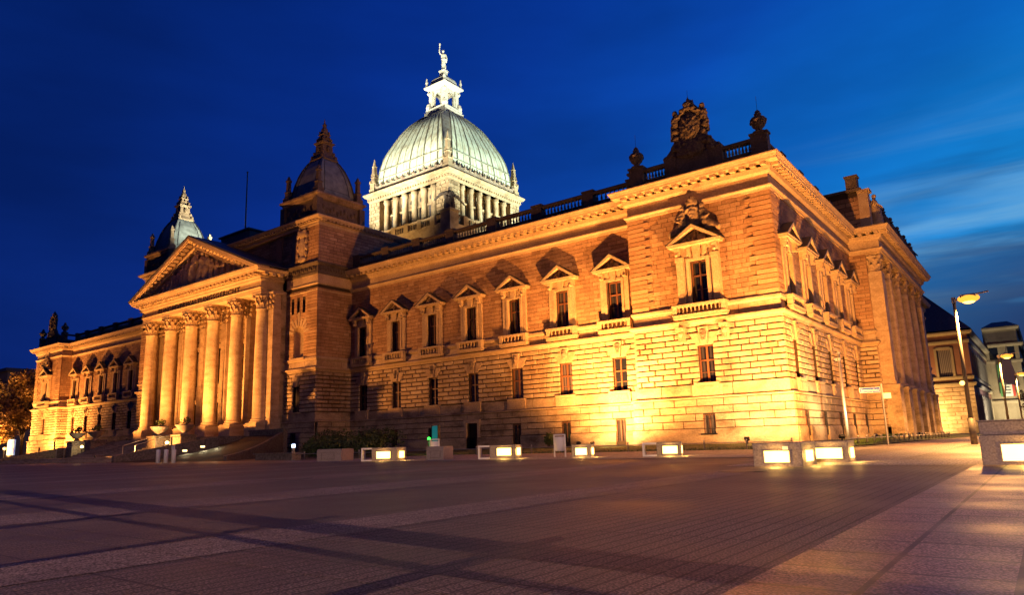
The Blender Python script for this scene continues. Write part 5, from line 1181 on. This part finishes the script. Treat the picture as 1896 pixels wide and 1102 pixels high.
for i, (x, y) in enumerate(((73.25, -10.3), (73.35, 21.0), (73.65, 45.0))):
    o = empty('street_lamp', (x, y, G)); tag(o, llab[i], 'street lamp', 'street lamps along the side street')
    b = MB(); b.smooth = True; b.tube([(0, 0, 0), (0, 0, 1.1)], .13, 12); b.tube([(0, 0, 1.1), (0, 0, 6.25)], [.09, .06], 12); b.build('pole', 'lamp_steel', o)
    b = MB(); b.tube([(0, 0, 6.15), (.25, 0, 6.32), (1.3, 0, 6.45)], .035, 8); b.box(-.08, .08, -.08, .08, 6.1, 6.35); b.build('arm', 'galv', o)
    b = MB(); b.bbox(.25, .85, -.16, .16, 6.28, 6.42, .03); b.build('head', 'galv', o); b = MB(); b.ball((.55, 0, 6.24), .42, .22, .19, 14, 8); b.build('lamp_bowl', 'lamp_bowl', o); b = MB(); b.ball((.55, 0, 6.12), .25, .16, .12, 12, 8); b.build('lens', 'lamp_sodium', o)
    spot('lamp_light', (.55, 0, 5.8), (.55, 0, 0), 15000, (1, .42, .09), 165, .5, o, .12)
    if i == 0:
        b = MB(); b.ball((-.12, -.05, 2.6), .1); b.build('side_lamp', 'lamp_sodium', o)
o = empty('flagpole', (0, .2, 26.7)); tag(o, 'tall bare flagpole on the roof behind the gable', 'flagpole'); b = MB(); b.tube([(0, 0, 0), (0, 0, 8.2)], [.1, .06], 10); b.build('pole', 'iron', o); b = MB(); b.lathe([(.25, 0), (.2, .3), (.1, .35)], seg=10); b.build('base', 'iron', o); b = MB(); b.ball((0, 0, 8.25), .12); b.build('finial', 'iron', o)
o = empty('manhole_cover', (62.6, -36.6, G)); tag(o, 'round iron manhole cover in the dark paving', 'manhole cover')
b = MB(); b.lathe([(.5, 0), (.5, .008), (.42, .012), (.0, .012)], seg=28); b.build('lid', 'iron', o)
o = empty('manhole_cover', (71.35, -33.2, G)); tag(o, 'small iron cover in the paving before the nearest light block', 'manhole cover'); b = MB(); b.lathe([(.42, 0), (.42, .008), (.36, .012), (.0, .012)], seg=28); b.build('lid', 'iron', o)

# ================================================================== planting
def bush(x, y, r, h, lab, seed, n=1500, col='leaf_bush'):
    o = empty('bush', (x, y, G)); tag(o, lab, 'bush', 'bushes by the tower'); rr = random.Random(seed)
    bl = [((rr.uniform(-.45, .45) * r, rr.uniform(-.45, .45) * r, h * rr.uniform(.35, .6)), (r * rr.uniform(.45, .65), r * rr.uniform(.45, .65), h * rr.uniform(.3, .42))) for _ in range(7)]
    leaves('foliage', bl, n, col, .22, seed, o); b = MB(); [b.tube([(0, 0, 0), (math.cos(a) * r * .3, math.sin(a) * r * .3, h * .6)], [.06, .02], 6) for a in (0, 1.3, 2.6, 3.9, 5.2)]; b.build('stem', 'bark', o)
bush(28.5, -10, 1.6, 1.75, 'round clipped green bush in front of the tower, front left', 1)
bush(30.9, -10, 1.5, 1.65, 'round green bush just right of the front bush', 2)
bush(34.5, -10, 1.8, 1.7, 'darker round bush at the wing wall, rightmost', 3)
bush(25.0, -5.5, 2.2, 2.6, 'taller dark bush against the tower corner', 4)
bush(30.5, -5.5, 2.4, 2.7, 'taller loose bush behind the round ones', 5)
bush(44.2, .3, .7, 1.5, 'small green bush beside the cellar door', 6, 350)
def tree(x, y, h, r, lab, seed, n, col='leaf_autumn', size=.4):
    o = empty('tree', (x, y, G)); tag(o, lab, 'tree', 'trees left of the building'); rr = random.Random(seed); b = MB()
    b.tube([(0, 0, 0), (.1, 0, h * .25), (0, .1, h * .55), (.1, .1, h * .85)], [.32, .26, .17, .05], 10)
    bl = []
    for i in range(22):
        a = i * 2.4; z = h * rr.uniform(.3, .82); rr_ = r * rr.uniform(.3, .85) * (1.15 - z / h * .5); e = (math.cos(a) * rr_, math.sin(a) * rr_, z + h * .12)
        b.tube([(0, 0, z - h * .12), (e[0] * .5, e[1] * .5, z), e], [.11, .07, .02], 6); bl.append((e, (r * .34, r * .34, r * .3)))
    bl.append(((0, 0, h * .9), (r * .4, r * .4, r * .35)))
    b.build('trunk', 'bark', o); leaves('crown', bl, n, col, size, seed, o)
tree(-70.0, 1.0, 16.5, 5.2, 'autumn tree beside the left pavilion, lit orange below', 31, 11000, size=.42)
tree(-79.5, -.5, 15.0, 5.2, 'autumn tree at the left edge of the picture', 32, 10000, size=.42)
tree(-88, 9, 18, 6.5, 'darker tall tree behind the other two', 33, 8000, size=.5)
tree(-68.5, -3.2, 9.0, 3.6, 'small tree hugging the pavilion corner, lit orange', 34, 6000, size=.36)
o = empty('advertising_pillar', (-71.8, 0, .3)); tag(o, 'bluish lit advertising pillar under the trees', 'advertising pillar')
mt, N_, L_, b_ = newmat('lit_poster'); nz = N_.new('ShaderNodeTexNoise'); nz.inputs['Scale'].default_value = 1.7; g_ = N_.new('ShaderNodeNewGeometry'); L_.new(g_.outputs['Position'], nz.inputs[0]); rp_ = rampnode(N_, [(.38, (.01, .03, .25)), (.46, (.2, .4, .9)), (.56, (.8, .9, 1)), (.66, (.05, .2, .5))]); L_.new(nz.outputs[0], rp_.inputs[0]); L_.new(rp_.outputs[0], b_.inputs['Emission Color']); b_.inputs['Emission Strength'].default_value = .55; M['poster'] = mt
b = MB(); b.lathe([(.6, .6), (.6, 3.4)], seg=20); b.build('poster', 'poster', o); b = MB(); b.lathe([(.65, 0), (.65, .6)], seg=20); b.lathe([(.65, 3.4), (.72, 3.5), (.4, 3.8), (0, 3.9)], seg=20); b.build('drum', 'iron', o)

# ================================================================== other buildings
M['brick_dark'] = stone('dull_brick', [(.16, .07, .05), (.22, .1, .07)], stain_amt=.4)
M['greystone'] = stone('grey_render', [(.2, .155, .1), (.27, .22, .15)], stain_amt=.4)
BX, BY = 66.0, 104.0
o = empty('library_building', (40, BY, 0)); tag(o, 'dark-roofed building behind, its near wall brightly lit below', 'building')
b = MB(); Ff = Fr((0, BY), (1, 0), (0, -1)); Fs = Fr((BX, 0), (0, 1), (1, 0)); hs_ = [(c - 1.1, c + 1.1, 10, 15) for c in (46, 51.5, 57, 62)]; hs2 = [(BY + 4 + i * 5.2 - 1, BY + 4 + i * 5.2 + 1, z, z + 4.2) for i in range(8) for z in (2.2, 10.2)]
b.cur = 0; backing(b, Ff, 30, BX, -.4, 8.2, .1, []); masonry(b, Ff, 30, BX, 0, 8.0, 11, 2.4, .1, .12, .07, .05, []); b.cur = 1; backing(b, Ff, 30, BX, 8.2, 18.4, 0, hs_, .5); backing(b, Fs, BY, BY + 46, -.4, 18.4, 0, hs2, .5); b.cur = 0
b.box(30, BX - .6, BY + .6, BY + 46, 18.3, 18.4)
w = inst(b, 'wall', ['rustic', 'brick_dark'], o)
b = MB(); p4 = [(30, BY), (BX, BY), (BX, BY + 46)]
for z, d in ((8.2, .5), (9.4, .25), (16.0, .3), (17.6, .9)): b.sweep(p4, [(-.2, z), (d * .6, z), (d, z + .35), (d, z + .6), (-.2, z + .7)])
inst(b, 'moulding', 'greystone', o)
for F, hh in ((Ff, hs_), (Fs, hs2)):
    for a, c, z0, z1 in hh:
        b = MB()
        for u0, u1, q0, q1 in ((a - .4, a, z0 - .3, z1 + .3), (c, c + .4, z0 - .3, z1 + .3), (a, c, z1, z1 + .5), (a - .5, c + .5, z0 - .55, z0 - .3)):
            b.add([F.P(u0, q0, 0), F.P(u1, q0, 0), F.P(u1, q1, 0), F.P(u0, q1, 0), F.P(u0, q0, .2), F.P(u1, q0, .2), F.P(u1, q1, .2), F.P(u0, q1, .2)], [(4, 5, 6, 7), (0, 1, 5, 4), (1, 2, 6, 5), (2, 3, 7, 6), (3, 0, 4, 7)])
        k = inst(b, 'window', 'greystone', o); g = MB(); g.face([F.P(a, z0, -.3), F.P(c, z0, -.3), F.P(c, z1, -.3), F.P(a, z1, -.3)]); gg = g.build('pane', 'glass', k)
b = MB(); b.add([(29, BY - .8, 18.5), (BX + .8, BY - .8, 18.5), (BX + .8, BY + 46, 18.5), (29, BY + 46, 18.5), (38, BY + 9, 29.5), (BX - 9, BY + 9, 29.5), (BX - 9, BY + 37, 29.5), (38, BY + 37, 29.5)], [(0, 1, 5, 4), (1, 2, 6, 5), (2, 3, 7, 6), (3, 0, 4, 7), (4, 5, 6, 7)]); rf = inst(b, 'roof', 'slate', o)
b = MB(); b.box(50, 51.6, BY + 9, BY + 10.4, 28.5, 32.0); b.build('chimney', 'brick_dark', rf)
o = empty('corner_house', (72, 160, 0)); tag(o, 'pale tall building with a hanging banner, beyond the dark-roofed one', 'building')
Fq = Fr((0, 150), (1, 0), (0, -1)); hq = [(c - .9, c + .9, z, z + 3.6) for c in (67.6, 71.2) for z in (16.2,)]
b = MB(); backing(b, Fq, BX, 72.5, -.4, 23.5, 0, hq, .4); b.box(BX, 72.5, 150.5, 200, 23.3, 23.5); b.face([(72.5, 150, -.4), (72.5, 200, -.4), (72.5, 200, 23.5), (72.5, 150, 23.5)])
for x in (66.4, 69.4, 72.1): b.box(x - .4, x + .4, 149.7, 150, 9, 21)
inst(b, 'wall', 'greystone', o)
b = MB(); pq = [(BX, 150), (72.5, 150), (72.5, 200)]
for z, d in ((6, .5), (15.2, .4), (19.0, 1.0), (22.9, .7)): b.sweep(pq, [(-.2, z), (d * .6, z), (d, z + .4), (d, z + .7), (-.2, z + .8)])
inst(b, 'moulding', 'greystone', o)
b = MB(); b.add([(BX, 149.5, 23.7), (73, 149.5, 23.7), (73, 200, 23.7), (BX, 200, 23.7), (BX + 2, 153, 25.2), (71, 153, 25.2), (71, 195, 25.2), (BX + 2, 195, 25.2)], [(0, 1, 5, 4), (1, 2, 6, 5), (2, 3, 7, 6), (3, 0, 4, 7), (4, 5, 6, 7)]); inst(b, 'roof', 'slate', o)
for a, c, z0, z1 in hq: b = MB(); b.box(a, c, 150.3, 150.36, z0, z1); inst(b, 'window', 'glass', o)
o = empty('banner', (69.3, 149.2, 7.6)); tag(o, 'pale vertical banner with lines of writing and coloured edges', 'banner')
M['banner_white'] = plain('banner_cloth', (.5, .5, .46), .8); M['banner_red'] = plain('banner_red', (.35, .04, .03), .8); M['banner_green'] = plain('banner_green', (.05, .16, .05), .8)
b = MB(); b.box(-.9, .9, -.1, .1, 0, 7.4); b.build('cloth', 'banner_white', o); b = MB(); b.box(-1.4, -.9, -.1, .1, 0, 7.4); b.build('left_edge', 'banner_green', o); b = MB(); b.box(.9, 1.4, -.1, .1, 0, 7.4); b.build('right_edge', 'banner_red', o)
b = MB(); rr = random.Random(8)
for i in range(10): b.box(-.7, rr.uniform(.3, .75), -.13, -.1, 6.6 - i * .66, 6.78 - i * .66)
b.build('writing_line', 'iron', o)
o = empty('flag', (70.6, 96, -.6)); tag(o, 'pale hanging flag on a slanted pole at the right edge', 'flag'); b = MB(); b.tube([(0, 0, 6), (1.2, -1, 14.5)], .07); b.build('pole', 'galv', o)
b = MB(); b.extrude([(-.6, 8.6), (2.3, 7.8), (1.9, 10), (1.1, 13.6), (.7, 13.4)], -1.05, -.98); b.build('cloth', 'banner_white', o)
for i, (x0, x1, y, h, lab) in enumerate(((-190, -144, 20, 23.5, 'far low block with a row of lit windows at the left edge'), (73, 100, 230, 21, 'dark building far down the side street'))):
    o = empty('far_building', ((x0 + x1) / 2, y, 0)); tag(o, lab, 'building')
    b = MB(); b.box(x0, x1, y, y + 15, -.4, h); w = inst(b, 'wall', 'brick_dark' if i else 'greystone', o)
    b = MB(); b.box(x0 - .6, x1 + .6, y - .6, y + 15.6, h, h + .8); inst(b, 'roof', 'slate', o)
    for k in range(7):
        for z in range(3): b = MB(); xx = x0 + 2.5 + k * (x1 - x0 - 5) / 6; b.box(xx - .9, xx + .9, y - .06, y, 2 + z * 3.8, 4.2 + z * 3.8); inst(b, 'window', 'glass' if (k + z) % 3 else 'lamp_blue', o)
tree(74.6, 112, 8, 3.4, 'leafy tree under the second street lamp at the right edge', 50, 2600, size=.35)
tree(76.5, 160, 17, 5, 'dark tree beyond the pale building at the right edge', 51, 2600, size=.5)
o = empty('barrier', (74.8, 44, G)); tag(o, 'red and white barrier standing in the side street', 'barrier'); b = MB(); b.box(-1.4, 1.4, -.03, .03, .75, 1.0); b.build('board', 'banner_red', o); b = MB(); [b.box(x - .05, x + .05, -.25, .25, 0, .75) for x in (-1.1, 1.1)]; [b.box(x - .22, x + .22, -.04, .04, .76, .99) for x in (-.8, 0, .8)]; b.build('stand', 'white_paint', o)

# ================================================================== floodlights and the lamp behind the camera
def flood(loc, target, power, col, ang, lab, grp='floodlights aimed at the courthouse', blend=.9, r=.2):
    o = empty('floodlight', loc); tag(o, lab, 'floodlight', grp); d = (Vector(target) - Vector(loc)).normalized(); rot = d.to_track_quat('-Z', 'Y').to_matrix().to_4x4()
    b = MB(); b.bbox(-.15, .15, -.1, .1, -.02, .12, .02); b.xform(rot); b.build('housing', 'iron', o); b = MB(); b.box(-.04, .04, -.04, .04, -.3, -.1); b.build('stand', 'iron', o)
    s = spot('flood_light', (d.x * .06, d.y * .06, d.z * .06), (d.x, d.y, d.z), power, col, ang, blend, o, r); return o
flood((50.3, -5.0, .32), (51, 1.4, 9.5), 54000, SOD, 135, 'floodlight on the lawn below the last wing window', blend=.8)
flood((67.4, -7.2, .3), (62.4, .2, 10.5), 60000, SOD, 135, 'floodlight on the lawn off the building corner', blend=.8)
flood((-50.3, -5.0, .32), (-51, 1.4, 8.5), 46000, SOD, 135, 'floodlight before the left wing pavilion', blend=.8)
flood((-66, -7.4, .3), (-60, 0, 9), 24000, SOD, 135, 'floodlight beyond the left pavilion corner', blend=.8)
flood((50.9, -4.2, .3), (50.9, 1.4, 3.2), 3800, PALE, 105, 'added pale floodlight on the lawn close to the wing wall', blend=.9)  # added to whiten the hot pool low on the wing
flood((62.0, -5.6, .3), (61.2, .2, 4.6), 4200, PALE, 115, 'added pale floodlight on the lawn before the corner pavilion', blend=.9)  # added likewise, whitens the lower pavilion wall
flood((67.0, 3.5, .25), (63, 5.5, 5), 3000, PALE, 115, 'added pale floodlight on the lawn beside the side facade', blend=.9)  # added pale light for the foot of the side wall
flood((68.3, 13, .25), (64, 22.5, 10), 10000, SOD, 125, 'added floodlight on the lawn aimed at the projecting columns', blend=.9)  # added to brighten the column bay
for x_, y_, w_, l_ in ((-12.6, -11.2, 22000, 'floodlight beside the left ramp wall, beyond the planters'), (-3.6, -10.6, 21000, 'floodlight on the steps behind the left planters'), (4.4, -10.6, 23000, 'floodlight on the steps behind the right planters')):
    flood((x_, y_, 2.15), (x_ + 1.0, -4.5, 12.5), w_, SOD, 118, l_, blend=.75)
flood((8.6, -18.6, .35), (16.5, -2.5, 10.5), 36000, SOD, 112, 'floodlight at the foot of the steps aimed at the tower', blend=.8)
WHT = (1, .95, .74); GRN = (.84, 1, .82)
flood((-9, 8.5, 24.8), (-2.5, 31, 49), 140000, WHT, 44, 'floodlight on the attic roof aimed at the dome front', r=.4, blend=.6)
flood((10, 8.5, 24.8), (2, 31, 50.5), 108000, WHT, 46, 'second floodlight on the attic roof aimed at the dome front', r=.4, blend=.6)
flood((38, 44, 19.2), (5, 37, 50), 255000, GRN, 44, 'floodlight on the flat roof aimed at the right side of the dome', r=.4, blend=.6)
flood((28, 30, 19.2), (8, 36, 38), 19000, (1, .58, .18), 60, 'floodlight on the flat roof aimed at the drum columns', r=.4)
flood((-2, 16, 24.8), (0, 28, 37), 11500, (1, .6, .2), 75, 'floodlight on the attic roof aimed at the drum columns', r=.4)
flood((-40, 5, 19.2), (0, 36.7, 63), 200000, WHT, 15, 'floodlight on the left wing roof aimed at the lantern', r=.3)
flood((45, 8, 19.2), (0, 36.7, 63), 190000, WHT, 15, 'floodlight on the right wing roof aimed at the lantern', r=.3)
flood((-4, 6, 24.8), (-15.4, 0, 32.5), 36000, WHT, 50, 'floodlight on the attic roof aimed at the left corner tower', r=.3)
flood((9, 3, 24.8), (15.0, .5, 33.5), 2500, WHT, 40, 'small floodlight on the attic roof by the right corner tower', r=.3)
flood((52, 90, .2), (56, 104, 15), 9000, (1, .45, .12), 110, 'orange floodlight in front of the dark-roofed building')
flood((58, 97, .2), (58, 104, 5), 22000, (1, .55, .16), 140, 'floodlight at the foot of the dark-roofed building')
flood((70.5, 118, .2), (66.2, 126, 12), 12000, (1, .95, .8), 130, 'white floodlight along the side of the dark-roofed building')
flood((70, 142, .2), (69.3, 150, 13), 16000, (1, .85, .5), 130, 'yellowish floodlight under the banner')
o = empty('path_lamp', (-75.0, 0, -.9)); tag(o, 'small orange lamp among the trees at the left edge', 'lamp'); b = MB(); b.tube([(0, 0, 0), (0, 0, 2.9)], .05); b.build('pole', 'iron', o); b = MB(); b.ball((0, 0, 3.05), .24); b.build('globe', 'lamp_sodium', o); point('lamp_light', (0, -.5, 3.0), 2500, (1, .45, .1), o, .2)
flood((-66.0, -11, .2), (-72, 2, 9), 60000, (1, .45, .1), 120, 'added floodlight under the trees left of the building')  # added to light the tree crowns from below
# street lamp behind the camera and the timber rail whose shadow falls across the square
o = empty('street_lamp', (76.3, -81, G)); tag(o, 'street lamp on the far side of the square behind the viewer', 'street lamp')
b = MB(); b.tube([(0, 0, 0), (0, 0, 9)], [.12, .07], 12); b.build('pole', 'galv', o); b = MB(); b.bbox(-.3, .3, -.2, .5, 9, 9.15, .03); b.build('head', 'galv', o)
b = MB()
for q in ((-.7, .7, -.7, -.68), (-.7, .7, .68, .7), (-.7, -.68, -.68, .68), (.68, .7, -.68, .68)): b.box(q[0], q[1], q[2], q[3], 8.86, 9.16)
b.box(-.7, .7, -.7, .7, 9.16, 9.18); b.build('shade', 'iron', o)  # skirt added round the lamp to keep its light off the building
point('lamp_light', (0, .2, 8.93), 110000, (1, .56, .4), o, .06)
for i_, (x_, y_, h_, w_, l_) in enumerate(((122, -18, 11, 26000, 'added fill lamp on a tall pole, unseen beyond the right edge'), (84, -26.5, 6, 1300, 'street lamp beyond the right edge beside the two-tiered block'))):  # the taller, farther one is added as warm fill on the facades
    o = empty('street_lamp', (x_, y_, G)); tag(o, l_, 'street lamp'); b = MB(); b.tube([(0, 0, 0), (0, 0, h_)], [.12, .07], 12); b.build('pole', 'galv', o); b = MB(); b.bbox(-.6, .2, -.2, .2, h_, h_ + .15, .03); b.build('head', 'galv', o); b = MB(); b.ball((-.3, 0, h_ - .02), .2, .15, .1); b.build('lens', 'lamp_sodium', o)
    point('lamp_light', (-.3, -.0, h_ - .3), w_, (1, .5, .2), o, .1)
o = empty('timber_rail', (0, 0, 0)); tag(o, 'timber rail with posts at the edge of the square behind the viewer', 'rail')
b = MB()
def yl(x): return -47.3 - (x - 72) * .112
b.add([], [])
for x0, x1, z0, z1 in ((40, 80, 1.11, 1.195), (40, 80, .99, 1.012)):
    b.add([(x0, yl(x0), G + z0), (x1, yl(x1), G + z0), (x1, yl(x1) + .04, G + z0), (x0, yl(x0) + .04, G + z0), (x0, yl(x0), G + z1), (x1, yl(x1), G + z1), (x1, yl(x1) + .04, G + z1), (x0, yl(x0) + .04, G + z1)], [(0, 3, 2, 1), (4, 5, 6, 7), (0, 1, 5, 4), (1, 2, 6, 5), (2, 3, 7, 6), (3, 0, 4, 7)])
b.build('rail', 'bark', o)
for k in range(14): x = 45.32 + k * 2.36; b = MB(); b.box(x - .07, x + .07, yl(x) - .02, yl(x) + .12, G, G + 1.25); b.build('post', 'bark', o)
